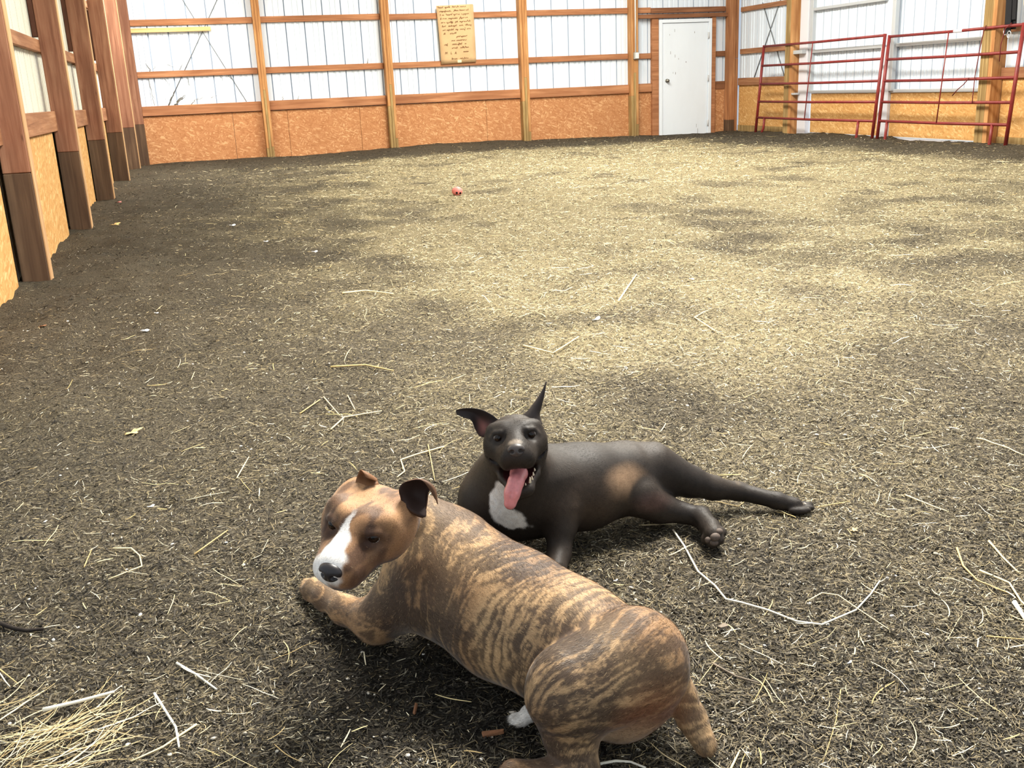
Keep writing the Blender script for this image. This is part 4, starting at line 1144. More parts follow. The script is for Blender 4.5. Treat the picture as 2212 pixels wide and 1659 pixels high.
    # left ear: rises, then folds over towards the back
    ear(H, [[(-0.0181, 0.0463, 0.0188), (-0.0085, 0.0672, 0.0147), (-0.0168, 0.0862, 0.0019), (-0.0283, 0.0837, 0.0015)],
            [(-0.0154, 0.0418, 0.0424), (-0.0377, 0.0557, 0.0166), (-0.0408, 0.0778, 0.0124), (-0.0395, 0.0814, 0.0179)],
            [(-0.0218, 0.0418, 0.0512), (-0.0476, 0.0533, 0.0311), (-0.0520, 0.0738, 0.0293), (-0.0449, 0.0816, 0.0338)],
            [(-0.0304, 0.0493, 0.0551), (-0.0452, 0.0593, 0.0512), (-0.0483, 0.0761, 0.0491), (-0.0484, 0.0894, 0.0441)],
            [(-0.0335, 0.0736, 0.0638), (-0.0343, 0.0864, 0.0601), (-0.0364, 0.0941, 0.0514), (-0.0372, 0.0983, 0.0424)],
            [(-0.0255, 0.0991, 0.0432), (-0.0238, 0.1033, 0.0392), (-0.0237, 0.1052, 0.0350), (-0.0251, 0.1064, 0.0313)]], 0.006, d, ecol)
    ear(H, [[(-0.0167, -0.0381, 0.0109), (-0.0095, -0.0211, 0.0151), (-0.0166, -0.0078, 0.0164), (-0.0378, -0.0027, 0.0095)],
            [(-0.0251, -0.0407, 0.0235), (-0.0271, -0.0298, 0.0221), (-0.0313, -0.0150, 0.0223), (-0.0429, -0.0070, 0.0181)],
            [(-0.0317, -0.0406, 0.0326), (-0.0407, -0.0348, 0.0257), (-0.0424, -0.0220, 0.0231), (-0.0482, -0.0112, 0.0185)],
            [(-0.0384, -0.0389, 0.0411), (-0.0419, -0.0321, 0.0349), (-0.0458, -0.0229, 0.0282), (-0.0501, -0.0139, 0.0221)],
            [(-0.0297, -0.0296, 0.0462), (-0.0304, -0.0224, 0.0443), (-0.0348, -0.0153, 0.0375), (-0.0393, -0.0081, 0.0307)],
            [(-0.0245, -0.0221, 0.0430), (-0.0247, -0.0163, 0.0410), (-0.0299, -0.0112, 0.0359), (-0.0343, -0.0057, 0.0315)]], 0.006, d, ecol2)
    o = obj('claw', tube_mesh('claw', [np.array((0.3836, 1.3683, 0.0140))-L0, np.array((0.3766, 1.3798, 0.0100))-L0], [0.004, 0.0012], 8), M['nail'], d)
    return d
brindle_dog()

# ------------------------------------------------------------------ the black dog
def black_dog():
    B = Body()
    H = Head((0.5498, 1.8617, 0.3130), frame((-0.2726, -0.9435, 0.1885), (0.9621, -0.2656, 0.0618)), 0.930)
    B.chain([((0.5728, 1.9560, 0.1650), 0.082), ((0.5733, 1.9867, 0.1300), 0.094), ((0.6419, 1.9804, 0.1300), 0.092), ((0.7420, 1.9819, 0.1220), 0.090), ((0.8550, 2.0066, 0.1150), 0.076), ((0.9296, 2.0210, 0.1000), 0.070)], 0.045)
    B.cone((0.5515, 1.8653, 0.2750), (0.5728, 1.9560, 0.1650), 0.058, 0.084, 0.035, 'neck')
    B.chain([((0.5045, 1.9820, 0.1300), 0.052), ((0.5008, 2.0450, 0.0600), 0.042), ((0.4846, 2.0588, 0.0200), 0.028)], 0.03, 'leg')        # right foreleg
    B.chain([((0.6495, 1.9363, 0.1600), 0.062), ((0.6550, 1.9081, 0.1100), 0.040), ((0.6521, 1.8881, 0.0750), 0.0285), ((0.6372, 1.8596, 0.0300), 0.0215), ((0.6144, 1.8175, 0.0180), 0.024)], 0.025, 'leg')
    # left hind leg stretched out behind
    B.chain([((0.9203, 2.0005, 0.1300), 0.063), ((1.0146, 1.9931, 0.0850), 0.037), ((1.0740, 1.9898, 0.0600), 0.028), ((1.1395, 1.9869, 0.0420), 0.0215), ((1.2124, 1.9277, 0.0280), 0.0190), ((1.2449, 1.9072, 0.0200), 0.0185)], 0.012, 'leg')
    for q in (((1.2732, 1.9082, 0.0160)), ((1.2683, 1.8946, 0.0140)), ((1.2531, 1.8865, 0.0140)), ((1.2394, 1.8864, 0.0140))):
        B.ell(q, (0.021, 0.0085, 0.0085), np.array(Euler((0, 0, -0.5)).to_matrix()), 0.005, 'leg', flow=(0.9, -0.5, 0))
    # right hind leg in front of it
    B.chain([((0.8602, 1.9427, 0.0950), 0.051), ((0.9153, 1.9450, 0.0550), 0.036), ((0.9677, 1.9229, 0.0400), 0.0225), ((0.9953, 1.8987, 0.0360), 0.0235), ((0.9895, 1.8412, 0.0340), 0.021), ((0.9803, 1.8087, 0.0340), 0.021)], 0.011, 'leg')
    for q in (((0.9684, 1.8181, 0.0220)), ((0.9717, 1.7966, 0.0220)), ((0.9836, 1.7957, 0.0280)), ((0.9969, 1.8101, 0.0360))):
        B.ell(q, (0.014, 0.014, 0.013), None, 0.004, 'leg', flow=(0.3, -0.9, 0))
    # folds of skin on the throat
    add_head(B, H, True)
    V, F = B.mesh(0.0028, 0.001); V = smooth_mesh(V, F, 2); Nn = vnormals(V, F); Fl = flow_field(B, V, Nn)
    hl = H.inv(V); x, y, z = hl[:, 0], hl[:, 1], hl[:, 2]
    blk = np.array(rgb(44, 38, 34)[:3]); grey = np.array(rgb(66, 57, 49)[:3])
    m = sstep(0.35, 0.75, vnoise(V*10))[:, None]
    c = blk*(1-m*0.5)+grey*m*0.5
    # browner flank and thin-haired groin
    RT, UPV, TC = np.array((0.9545, -0.2949, -0.0433)), np.array((0.1240, 0.2608, 0.9574)), np.array((-0.2711, -0.9192, 0.2855))
    def spot(p, rx, ry):
        dd = V-np.array(p); return np.sqrt(((dd@RT)/rx)**2+((dd@UPV)/ry)**2)+10*((dd@TC) < -0.02)
    gp = spot((0.8448, 2.0213, 0.1100), 0.058, 0.046)
    legd = np.min([Body.sd(p, V) for p in B.prims if p['reg'] == 'leg'], 0)
    g = (sstep(1.15, 0.2, gp+(vnoise(V*20)-0.5)*0.3)*sstep(0.002, 0.012, legd))[:, None]*0.75; c = c*(1-g)+np.array(rgb(186, 152, 120)[:3])*g
    fl_ = sstep(1.2, 0.3, spot((0.7375, 1.9423, 0.1100), 0.11, 0.06))[:, None]*0.35; c = c*(1-fl_)+np.array(rgb(92, 74, 58)[:3])*fl_
    gp = spot((0.8956, 1.9678, 0.0700), 0.055, 0.030)
    g = sstep(1.1, 0.2, gp)[:, None]*0.5; c = c*(1-g)+np.array(rgb(112, 84, 76)[:3])*g
    # white chest blaze
    P = np.array((0.5401, 1.9477, 0.1300)); ch = V-P
    yy = V[:, 1] < P[1]+0.03
    fx = (V@np.array((0.9545, -0.2949, -0.0433))-P@np.array((0.9545, -0.2949, -0.0433))); fz = (V@np.array((0.1240, 0.2608, 0.9574))-P@np.array((0.1240, 0.2608, 0.9574)))
    wn = (vnoise(V*34)-0.5)*0.10+(vnoise(V*90)-0.5)*0.06
    w1 = sstep(1.0, 0.75, np.sqrt(((fx+0.008-0.15*fz)/0.022)**2+((fz-0.012)/0.055)**2)+wn*4)
    w2 = sstep(1.0, 0.75, np.sqrt(((fx-0.016+0.55*(fz+0.028))/0.040)**2+((fz+0.030)/0.028)**2)+wn*4)
    w = (np.maximum(w1, w2)*((V-P)@np.array((-0.2711, -0.9192, 0.2855)) > -0.03)*(on_body(hl)))[:, None]
    c = c*(1-w)+np.array(rgb(250, 247, 242)[:3])*w
    # grizzled muzzle, pale nose bridge
    nb = np.linalg.norm((hl-np.array((0.128, 0, 0.006)))/np.array((0.016, 0.020, 0.010)), axis=1)
    g = sstep(1.2, 0.5, nb)[:, None]*0.55; c = c*(1-g)+np.array(rgb(150, 136, 120)[:3])*g
    # shade painted into the lip creases, then the inside of the mouth
    crease_shade = (np.abs(y) > 0.03) & (poly_param(hl*np.array([1, 1, 1])-np.stack([0*y, np.sign(y)*0, 0*y], -1), [(0.066, 0.036, -0.058), (0.022, 0.062, -0.036)])[1] < 0.0075)
    crease_shade |= (np.abs(y) > 0.03) & (poly_param(hl, [(0.066, -0.036, -0.058), (0.022, -0.062, -0.036)])[1] < 0.0075)
    c[crease_shade] = np.array(rgb(24, 18, 18)[:3])
    inm = (np.linalg.norm((hl-np.array((0.055, 0, -0.072)))/np.array((0.075, 0.036, 0.028)), axis=1) < 1.05) & (np.abs(y) < 0.034)
    c[inm] = np.array(rgb(60, 26, 28)[:3])
    hk = np.linalg.norm(V-np.array((1.1326, 1.9840, 0.0550)), axis=1)
    g = sstep(0.016, 0.006, hk)[:, None]*0.6; c = c*(1-g)+np.array(rgb(176, 150, 116)[:3])*g
    c = np.clip(c*(0.85+0.3*vnoise(V*120)[:, None]), 0, 1)
    base = np.array((0.7245, 1.9653, 0.1200)); base[2] = 0
    d = empty('dog', tuple(base)); L0 = base
    tag(d, 'black dog with white chest patch lying with its mouth open and tongue out', 'dog')
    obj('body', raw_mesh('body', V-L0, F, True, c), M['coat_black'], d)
    eyed = np.minimum(np.linalg.norm(hl-np.array((0.066, 0.036, 0.006)), axis=1), np.linalg.norm(hl-np.array((0.066, -0.036, 0.006)), axis=1))
    nofur = (1-sstep(0.026, 0.012, eyed))*(1-inm)*(np.linalg.norm(hl-np.array((0.14, 0, -0.015)), axis=1) > 0.028)
    fur_mesh('fur', V-L0, F, Nn, Fl, c, 70000, 0.006, 0.0007, 0.16, M['fur_black'], d, 6, nofur.astype(float))
    for s in (-1, 1): eye(H, s, d, H.R@np.array([1.0, s*0.06, 0.05]), rgb(30, 19, 13))
    dog_nose(H, d, M['nose_grey'])
    def tongue(b):
        b.chain([(H(0.020, 0.0, -0.072), 0.016), (H(0.060, 0.000, -0.076), 0.0155), (H(0.088, -0.008, -0.088), 0.0140), (H(0.098, -0.018, -0.108), 0.0140), (H(0.100, -0.025, -0.130), 0.0125)], 0.012)
        b.cone(H(0.096, -0.004, -0.064), H(0.115, -0.018, -0.108), 0.004, 0.003, 0.006, sub=True)
        b.cone(H(0.115, -0.018, -0.108), H(0.115, -0.026, -0.140), 0.003, 0.002, 0.006, sub=True)
    small_sdf('tongue', tongue, 0.0018, M['tongue'], d)
    def tooth(p, q, r):
        return obj('tooth', tube_mesh('tooth', [np.array(H(*p))-L0, np.array(H(*q))-L0], [r*H.s, r*0.3*H.s], 8), M['tooth'], d)
    tooth((0.078, 0.021, -0.100), (0.081, 0.023, -0.082), 0.0042); tooth((0.078, -0.021, -0.100), (0.081, -0.023, -0.082), 0.0042)
    for k in range(5):
        tooth((0.086-abs(k-2)*0.001, -0.012+0.006*k, -0.101), (0.088-abs(k-2)*0.001, -0.012+0.006*k, -0.093), 0.0026)
    for k in range(3):
        tooth((0.066-0.012*k, 0.027+0.004*k, -0.094+0.006*k), (0.067-0.012*k, 0.027+0.004*k, -0.083+0.006*k), 0.0036)
    bk = np.array(rgb(44, 38, 37)[:3]); pk = np.array(rgb(150, 100, 92)[:3])
    def ecol_r(t, s, front):
        k = np.exp(-(((t-0.22)/0.16)**2+((s-0.62)/0.25)**2))[:, None]
        k = k*(0.9 if front else 0.9)
        return bk*(1-k)+pk*k
    def ecol_l(t, s, front): return bk*1.15+0*t[:, None]
    # right ear sticks out sideways, left ear stands up
    ear(H, [[(-0.0213, -0.0312, 0.0327), (-0.0204, -0.0426, 0.0236), (-0.0190, -0.0523, 0.0102), (-0.0231, -0.0642, -0.0027)],
            [(-0.0173, -0.0461, 0.0474), (-0.0341, -0.0584, 0.0318), (-0.0326, -0.0685, 0.0163), (-0.0182, -0.0780, 0.0027)],
            [(-0.0154, -0.0653, 0.0602), (-0.0334, -0.0735, 0.0462), (-0.0320, -0.0802, 0.0324), (-0.0198, -0.0857, 0.0180)],
            [(-0.0160, -0.0853, 0.0665), (-0.0280, -0.0888, 0.0570), (-0.0251, -0.0916, 0.0493), (-0.0155, -0.0924, 0.0402)],
            [(-0.0183, -0.1048, 0.0683), (-0.0241, -0.1068, 0.0616), (-0.0214, -0.1084, 0.0558), (-0.0163, -0.1090, 0.0482)],
            [(-0.0203, -0.1226, 0.0669), (-0.0211, -0.1240, 0.0639), (-0.0208, -0.1243, 0.0608), (-0.0192, -0.1228, 0.0556)]], 0.006, d, ecol_r)
    ear(H, [[(-0.0213, 0.0144, 0.0328), (-0.0044, 0.0350, 0.0266), (-0.0071, 0.0499, 0.0204), (-0.0300, 0.0643, 0.0114)],
            [(-0.0230, 0.0380, 0.0498), (-0.0118, 0.0446, 0.0464), (-0.0113, 0.0523, 0.0414), (-0.0269, 0.0604, 0.0343)],
            [(-0.0245, 0.0521, 0.0648), (-0.0157, 0.0568, 0.0632), (-0.0175, 0.0627, 0.0593), (-0.0265, 0.0665, 0.0525)],
            [(-0.0260, 0.0652, 0.0799), (-0.0205, 0.0680, 0.0791), (-0.0214, 0.0709, 0.0766), (-0.0275, 0.0738, 0.0725)],
            [(-0.0274, 0.0750, 0.0932), (-0.0242, 0.0759, 0.0935), (-0.0240, 0.0778, 0.0922), (-0.0270, 0.0787, 0.0897)],
            [(-0.0288, 0.0817, 0.1069), (-0.0277, 0.0827, 0.1069), (-0.0277, 0.0827, 0.1069), (-0.0286, 0.0836, 0.1057)]], 0.006, d, ecol_l)
    def pads(p, r):
        me = bpy.data.meshes.new('paw_pad'); bm = bmesh.new(); bmesh.ops.create_icosphere(bm, subdivisions=3, radius=1.0)
        bmesh.ops.scale(bm, vec=r, verts=bm.verts); bm.to_mesh(me); bm.free()
        for q in me.polygons: q.use_smooth = True
        o = obj('paw_pad', me, M['pad'], d); o.location = Vector(np.array(p)-L0); return o
    pads((0.9714, 1.7860, 0.0400), (0.0115, 0.009, 0.009)); pads((0.9705, 1.7881, 0.0260), (0.010, 0.008, 0.007)); pads((0.9611, 1.7979, 0.0300), (0.008, 0.007, 0.007)); pads((0.9860, 1.7966, 0.0460), (0.009, 0.008, 0.007))
    for a, b2 in (((1.2646, 1.8834, 0.0180), (1.2738, 1.8856, 0.0120)), ((1.2638, 1.8981, 0.0240), (1.2729, 1.8984, 0.0200)), ((1.2550, 1.8799, 0.0140), (1.2639, 1.8797, 0.0090))):
        obj('claw', tube_mesh('claw', [np.array(a)-L0, np.array(b2)-L0], [0.0032, 0.0012], 8), M['nail'], d)
    return d
def on_body(hl): return (np.linalg.norm(hl-np.array((0.04, 0, -0.03)), axis=1) > 0.085) | (hl[:, 2] < -0.14)
black_dog()
# ================================================================== LOOSE THINGS ON THE GROUND
M['stem'] = plain('pale_straw_stem', rgb(236, 218, 172), 0.5, 0.35, 0, 0.12, 60)
M['stem_tan'] = plain('tan_straw_stem', rgb(204, 176, 120), 0.55, 0.3, 0, 0.15, 60)
M['stem_white'] = plain('bleached_straw_stem', rgb(246, 240, 220), 0.5, 0.35)
M['leaf_dry'] = plain('dry_leaf', rgb(232, 196, 134), 0.7, 0.25, 0, 0.2, 40)
M['paper'] = plain('white_scrap', rgb(244, 246, 250), 0.6, 0.3)
M['ball'] = plain('coral_rubber', rgb(224, 128, 120), 0.5, 0.35, 0, 0.15, 12)
M['twig'] = plain('brown_wood_chip', rgb(142, 100, 72), 0.8, 0.2, 0, 0.3, 60)
M['chip_dark'] = plain('dark_bark', rgb(40, 34, 30), 0.8, 0.2, 0, 0.2, 60)
M['chip_grey'] = plain('grey_wood_chip', rgb(130, 118, 104), 0.8, 0.2, 0, 0.2, 60)
def stem(pts, r, mat, label, name='straw_stem', group='long straw stems on the ground', lift=0.004, arch=0.0):
    P = []
    m = len(pts)
    for i, (x, y, z) in enumerate(pts):
        P.append((x, y, float(gz(x, y))+r+lift+arch*math.sin(PI*i/max(1, m-1))))
    # a little subdivision so the stem follows the ground
    Q = []; nseg = 3
    for a, b2 in zip(P[:-1], P[1:]):
        for k in range(nseg):
            t = k/nseg; x, y = a[0]+(b2[0]-a[0])*t, a[1]+(b2[1]-a[1])*t
            Q.append((x, y, max(a[2]+(b2[2]-a[2])*t, float(gz(x, y))+r+0.002)))
    Q.append(P[-1])
    n = len(Q); rr = [r*(1.0-0.35*k/(n-1)) for k in range(n)]
    c = Vector(Q[0]); Q = [Vector(q)-c for q in Q]
    o = obj(name, tube_mesh(name, Q, rr, 6), mat); o.location = c
    tag(o, label, 'straw', group)
    return o
stem([(0.9332, 1.9141, 0.0000), (0.9212, 1.8339, 0.0000), (0.8941, 1.7151, 0.0000), (0.8937, 1.6396, 0.0000), (0.8906, 1.5898, 0.0000), (0.9129, 1.5711, 0.0000), (0.9442, 1.5199, 0.0000), (0.9715, 1.4664, 0.0000), (1.0069, 1.4362, 0.0000), (1.0897, 1.4493, 0.0000), (1.1555, 1.4945, 0.0000), (1.2106, 1.5401, 0.0000)], 0.0024, M['stem_white'], 'longest pale straw stem curving from the black dog\'s hind foot', arch=0.004)
stem([(1.0334, 1.5232, 0.0000), (1.0739, 1.5370, 0.0000), (1.0977, 1.5175, 0.0000), (1.0934, 1.4516, 0.0000), (1.1013, 1.3992, 0.0000), (1.1026, 1.3671, 0.0000)], 0.0013, M['stem'], 'thin arched straw crossing the end of the longest stem', lift=0.009)
stem([(0.5779, 2.6825, 0.0000), (0.4977, 2.6600, 0.0000), (0.4378, 2.6224, 0.0000), (0.4336, 2.5479, 0.0000), (0.4029, 2.4956, 0.0000)], 0.0026, M['stem'], 'kinked straw stem between the two dogs\' heads')
stem([(0.5367, 2.7134, 0.0000), (0.4913, 2.4259, 0.0000)], 0.0016, M['stem_tan'], 'straight thin straw beside the kinked stem behind the brindle dog')
stem([(0.2853, 2.9590, 0.0000), (0.3402, 3.0448, 0.0000), (0.4642, 3.0745, 0.0000)], 0.0026, M['stem'], 'bent tan straw stem in the cluster beyond the brindle dog', group='straw cluster beyond the brindle dog')
stem([(0.3069, 3.3104, 0.0000), (0.3290, 3.0699, 0.0000)], 0.0022, M['stem'], 'short slanting straw in the cluster beyond the brindle dog', group='straw cluster beyond the brindle dog')
stem([(0.2128, 3.1792, 0.0000), (0.2906, 3.2784, 0.0000)], 0.0026, M['stem_tan'], 'short tan straw at the edge of the cluster beyond the brindle dog', group='straw cluster beyond the brindle dog')
stem([(0.3861, 3.2907, 0.0000), (0.3842, 3.1111, 0.0000)], 0.0020, M['stem'], 'short forked straw in the cluster beyond the brindle dog', group='straw cluster beyond the brindle dog')
stem([(-0.3024, 2.3216, 0.0000), (-0.2604, 2.2992, 0.0000), (-0.2399, 2.2501, 0.0000), (-0.2323, 2.1882, 0.0000), (-0.3005, 2.1504, 0.0000)], 0.0022, M['stem'], 'straw stem folded into a bracket shape beside the brindle dog\'s front paw')
stem([(-0.3573, 2.2363, 0.0000), (-0.3491, 2.3355, 0.0000)], 0.0016, M['stem_tan'], 'short straight straw next to the bracket-shaped stem')
stem([(-0.1211, 2.2269, 0.0000), (-0.0435, 2.3290, 0.0000)], 0.0020, M['stem_tan'], 'tan straw stem lying left of the brindle dog\'s nose')
stem([(-0.0082, 2.6579, 0.0000), (0.0324, 2.8235, 0.0000)], 0.0020, M['stem'], 'straw stem lying on bare mulch left of the brindle dog\'s ear')
stem([(-0.1531, 1.7448, 0.0000), (-0.1189, 1.6868, 0.0000), (-0.0841, 1.6246, 0.0000)], 0.0026, M['stem_white'], 'bleached flat straw near the hay wisps in front of the brindle dog')
stem([(-0.1893, 1.6543, 0.0000), (-0.1530, 1.5478, 0.0000), (-0.1464, 1.4822, 0.0000)], 0.0026, M['stem_white'], 'bleached bent straw at the edge of the hay wisps')
stem([(-0.1197, 1.5433, 0.0000), (-0.1723, 1.4969, 0.0000), (-0.2183, 1.4724, 0.0000)], 0.0022, M['stem'], 'bent straw crossing the bleached stem by the hay wisps')
stem([(-0.3710, 1.6685, 0.0000), (-0.3116, 1.6673, 0.0000), (-0.2551, 1.6691, 0.0000)], 0.0038, M['stem_white'], 'broad white grass blade on top of the hay wisps', lift=0.012)
stem([(1.5316, 1.6011, 0.0000), (1.5080, 1.5347, 0.0000), (1.4886, 1.4689, 0.0000)], 0.0026, M['stem'], 'slanting straw right of the longest stem', group='stems at the right of the longest stem')
stem([(1.4441, 1.5958, 0.0000), (1.4055, 1.5309, 0.0000), (1.3867, 1.4695, 0.0000), (1.4106, 1.4029, 0.0000)], 0.0024, M['stem_tan'], 'bent tan straw tuft right of the longest stem', group='stems at the right of the longest stem')
stem([(1.4212, 1.5026, 0.0000), (1.4448, 1.4462, 0.0000), (1.4068, 1.3751, 0.0000), (1.3943, 1.3330, 0.0000)], 0.0026, M['stem'], 'curved straw right of the longest stem', group='stems at the right of the longest stem')
stem([(1.3858, 1.3700, 0.0000), (1.3508, 1.2926, 0.0000)], 0.0050, M['stem_white'], 'thick white stalk at the far right of the longest stem')
stem([(0.7576, 1.3938, 0.0000), (0.7789, 1.3501, 0.0000), (0.8051, 1.3146, 0.0000)], 0.0022, M['chip_grey'], 'grey straw lying beside the brindle dog\'s rump')
stem([(0.9191, 1.2493, 0.0000), (0.8639, 1.1816, 0.0000), (0.8206, 1.1352, 0.0000), (0.7789, 1.0923, 0.0000)], 0.0010, M['stem_tan'], 'very thin curved straw right of the brindle dog\'s tail')
stem([(0.6472, 1.1355, 0.0000), (0.6853, 1.1714, 0.0000)], 0.0022, M['stem'], 'short straw below the tip of the brindle dog\'s tail')
stem([(0.4616, 1.2148, 0.0000), (0.4948, 1.2105, 0.0000), (0.5173, 1.2057, 0.0000), (0.5341, 1.1867, 0.0000)], 0.0026, M['stem_white'], 'white straw touching the brindle dog\'s hind heel')
stem([(1.2522, 1.2917, 0.0000), (1.3259, 1.2663, 0.0000)], 0.0016, M['stem_tan'], 'straight thin straw below the thick white stalk')
stem([(1.7946, 4.2698, 0.0000), (2.1170, 4.7830, 0.0000)], 0.0055, M['stem'], 'lone straight straw stalk out in the middle of the arena')
stem([(0.6199, 5.1038, 0.0000), (0.7455, 5.1408, 0.0000), (0.8598, 4.9703, 0.0000)], 0.0050, M['stem'], 'long straw in the drift of straw beyond the dogs', group='drift of straw beyond the dogs')
stem([(0.3790, 3.6883, 0.0000), (0.5064, 3.6618, 0.0000), (0.5943, 3.5631, 0.0000)], 0.0038, M['stem_tan'], 'arched straw on the mulch in front of the drift of straw')
stem([(1.9342, 3.5839, 0.0000), (1.9546, 3.8084, 0.0000), (2.0565, 3.8757, 0.0000)], 0.0030, M['stem'], 'hooked straw on the ground beyond the black dog\'s hind legs')
stem([(1.1524, 3.7252, 0.0000), (1.2135, 3.5356, 0.0000), (1.3654, 3.6591, 0.0000)], 0.0035, M['stem'], 'long bent straw on the ground beyond the black dog\'s ears')
stem([(1.2361, 2.0509, 0.0000), (1.1465, 1.9953, 0.0000), (1.0677, 2.0969, 0.0000)], 0.0012, M['stem_tan'], 'thin straw between the black dog\'s hind legs')
stem([(0.8755, 1.9760, 0.0000), (0.9575, 1.9447, 0.0000)], 0.0016, M['stem'], 'straw pointing at the top of the longest stem')
stem([(1.3990, 1.9099, 0.0000), (1.3026, 1.9058, 0.0000)], 0.0016, M['stem_tan'], 'straw leading away from the black dog\'s outstretched hind paw')
stem([(1.5450, 1.8942, 0.0000), (1.5599, 1.8211, 0.0000), (1.5756, 1.7766, 0.0000)], 0.0020, M['stem'], 'straw stem right of the outstretched hind paw')
stem([(1.9829, 2.1543, 0.0000), (1.9943, 2.0798, 0.0000), (1.9923, 1.9917, 0.0000)], 0.0024, M['stem'], 'pale straw on the ground at the right beyond the black dog')
stem([(-0.4686, 1.8466, 0.0000), (-0.4283, 1.7865, 0.0000)], 0.0016, M['stem_tan'], 'thin straw behind the hay wisps')
# ---- wisps of hay gathered in front
def hay_wisps():
    c0 = np.array((-0.3944, 1.5525, 0.0000)); c1 = np.array((-0.2441, 1.6135, 0.0000)); ax = c1-c0; L = np.linalg.norm(ax); ax = ax/L
    n = 110; t = rng.random(n)**1.2; ang = math.atan2(ax[1], ax[0])+rng.normal(0, 0.5, n)
    spread = rng.normal(0, 1, n)*(0.034+0.05*(1-t))
    x = c0[0]+ax[0]*L*t-ax[1]*spread; y = c0[1]+ax[1]*L*t+ax[0]*spread
    V, F = ribbons(x, y, ang, 0.05+0.16*rng.random(n), 0.0010+0.0014*rng.random(n), rng.normal(0, 1.3, n), 0.004+0.016*rng.random(n)*(1-t), rng.normal(0, 0.5, n), rng.normal(0, 0.06, n), 8)
    c = pick([rgb(216, 196, 152), rgb(236, 222, 184), rgb(186, 162, 116), rgb(222, 202, 152)], n, 0.1)
    o = obj('hay_wisps', raw_mesh('hay_wisps', V, F, False, np.repeat(c, 18, 0)), M['straw'], floor)
    o['kind'] = 'stuff'
hay_wisps()
# ---- dry leaf, scraps, chips, ball
def leaf(p, size, rot, mat, label, cat, name, group=None, curl=0.3, lobes=5, thick=0.0012):
    x, y, _ = p; bm = bmesh.new(); n = 28
    ctr = bm.verts.new((0, 0, 0)); ring = []; mid = []
    rr = random.Random(int(x*1000))
    for k in range(n):
        a = 2*PI*k/n; rad = size*(0.72+0.28*math.cos(lobes*a)+rr.uniform(-0.08, 0.08))
        mid.append(bm.verts.new((0.5*rad*math.cos(a), 0.62*0.5*rad*math.sin(a), curl*size*0.10*math.sin(2*a))))
        ring.append(bm.verts.new((rad*math.cos(a), 0.62*rad*math.sin(a), curl*size*(0.35+0.35*math.sin(2*a+0.6)))))
    for k in range(n):
        j = (k+1) % n; bm.faces.new((ctr, mid[k], mid[j])); bm.faces.new((mid[k], ring[k], ring[j], mid[j]))
    o = obj(name, to_mesh(bm, name, True), mat); o.location = (x, y, float(gz(x, y))+0.006); o.rotation_euler = (rr.uniform(-0.2, 0.2), rr.uniform(-0.2, 0.2), rot)
    s = o.modifiers.new('thickness', 'SOLIDIFY'); s.thickness = thick
    tag(o, label, cat, group); return o
leaf((-0.3028, 3.2136, 0.0000), 0.030, 0.2, M['leaf_dry'], 'curled tan dry leaf on bare mulch at the left', 'leaf', 'dry_leaf')
leaf((-0.7366, 9.1110, 0.0000), 0.05, 0.5, M['leaf_dry'], 'tan dry leaf lying at the foot of the second wooden post', 'leaf', 'dry_leaf')
leaf((-0.8382, 11.2415, 0.0000), 0.04, 1.0, M['ball'], 'pinkish red dry leaf lying beside the third wooden post', 'leaf', 'dry_leaf')
leaf((-0.8045, 5.1033, 0.0000), 0.026, 0.9, M['twig'], 'small reddish brown leaf on mulch near the first wooden post', 'leaf', 'dry_leaf')
leaf((1.3132, 1.7702, 0.0000), 0.012, 0.4, M['leaf_dry'], 'small pale leaf fragment right of the black dog\'s feet', 'leaf', 'dry_leaf')
def scrap(px, size, label, rot=0.3): return leaf(px, size, rot, M['paper'], label, 'scrap', 'white_scrap', 'white scraps on the ground', 0.5, 2)
scrap((-0.3283, 4.7238, 0.0000), 0.026, 'largest white torn scrap lying on dark mulch at the left', 0.9)
scrap((0.6490, 6.6130, 0.0000), 0.022, 'white scrap at the left edge of the straw drift')
scrap((-0.2278, 2.5681, 0.0000), 0.010, 'tiny white scrap on mulch left of the brindle dog\'s ears')
scrap((2.3386, 4.5962, 0.0000), 0.018, 'small white scrap out on the straw near the lone stalk')
scrap((1.5441, 3.9168, 0.0000), 0.022, 'flat white scrap on the straw beyond the black dog\'s ears')
scrap((0.1933, 8.3972, 0.0000), 0.028, 'white scrap on dark ground short of the left corner')
scrap((0.3908, 7.4351, 0.0000), 0.020, 'small white scrap beside the left edge of the straw')
scrap((-0.2895, 5.0956, 0.0000), 0.012, 'tiny white scrap just past the largest white scrap')
scrap((0.7208, 1.7473, 0.0000), 0.006, 'tiny white fleck between the black dog\'s foreleg and the long stem')
scrap((0.9797, 1.3113, 0.0000), 0.006, 'tiny white fleck below the curve of the longest stem')
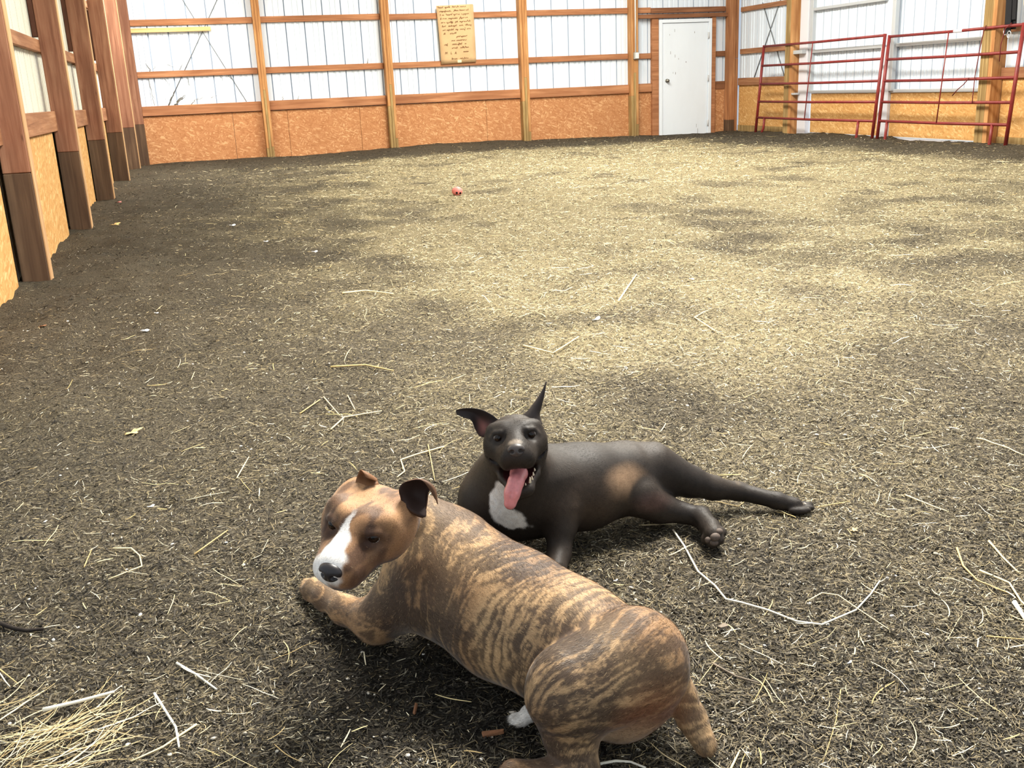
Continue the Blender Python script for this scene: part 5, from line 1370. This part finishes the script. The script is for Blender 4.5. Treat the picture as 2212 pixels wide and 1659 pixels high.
wood_dark = stem([(-0.4989, 2.0362, 0.0000), (-0.4685, 2.0051, 0.0000), (-0.4404, 1.9865, 0.0000), (-0.4101, 1.9822, 0.0000)], 0.0050, M['chip_dark'], 'dark curved stick lying on the mulch behind the hay wisps', 'dark_stick', None); wood_dark['category'] = 'stick'
def wood_chip(p, L, w, h, rot, mat, label):
    x, y, _ = p; bm = bmesh.new(); bm_box(bm, -L/2, L/2, -w/2, w/2, 0, h, 0.0012)
    rr = random.Random(int(x*999))
    for v in bm.verts:
        v.co.x *= 1+0.12*rr.uniform(-1, 1); v.co.y *= 1+0.25*rr.uniform(-1, 1); v.co.z *= 1+0.3*rr.uniform(-1, 1)
    o = obj('wood_chip', to_mesh(bm, 'wood_chip'), mat); o.location = (x, y, float(gz(x, y))+0.003); o.rotation_euler = (0.1, -0.1, rot)
    tag(o, label, 'wood chip'); return o
wood_chip((0.3381, 1.3448, 0.0000), 0.034, 0.009, 0.006, -0.2, M['twig'], 'reddish brown twig piece in front of the brindle dog\'s belly')
wood_chip((0.8419, 1.5118, 0.0000), 0.018, 0.012, 0.005, 0.1, M['chip_grey'], 'square grey wood chip right of the brindle dog\'s back')
wood_chip((0.2346, 1.4601, 0.0000), 0.026, 0.005, 0.004, 1.2, M['twig'], 'thin brown twig on dark mulch left of the white toes')
def ball(p, r):
    x, y, _ = p; z = float(gz(x, y))
    e = empty('chew_ball', (x, y, z)); tag(e, 'coral red rubber ball with dark holes lying on the straw', 'ball')
    bm = bmesh.new(); bmesh.ops.create_uvsphere(bm, u_segments=24, v_segments=16, radius=r)
    for v in bm.verts:
        v.co.z = v.co.z*0.86 + r*0.8
    obj('shell', to_mesh(bm, 'shell', True), M['ball'], e)
    for a, zz in ((-1.9, 0.55), (-1.2, 0.45)):
        d = Vector((math.cos(a)*0.82, math.sin(a)*0.82, zz-0.75)).normalized()
        lathe('hole', [(0.010, -0.002), (0.010, 0.004), (0.006, 0.005)], 12, M['gap_shade'], e, (0, 0, 0)).matrix_local = Matrix.Translation(Vector((d.x*r, d.y*r, d.z*r*0.86+r*0.8))) @ d.to_track_quat('Z', 'Y').to_matrix().to_4x4()
ball((2.3668, 9.6118, 0.0000), 0.052)
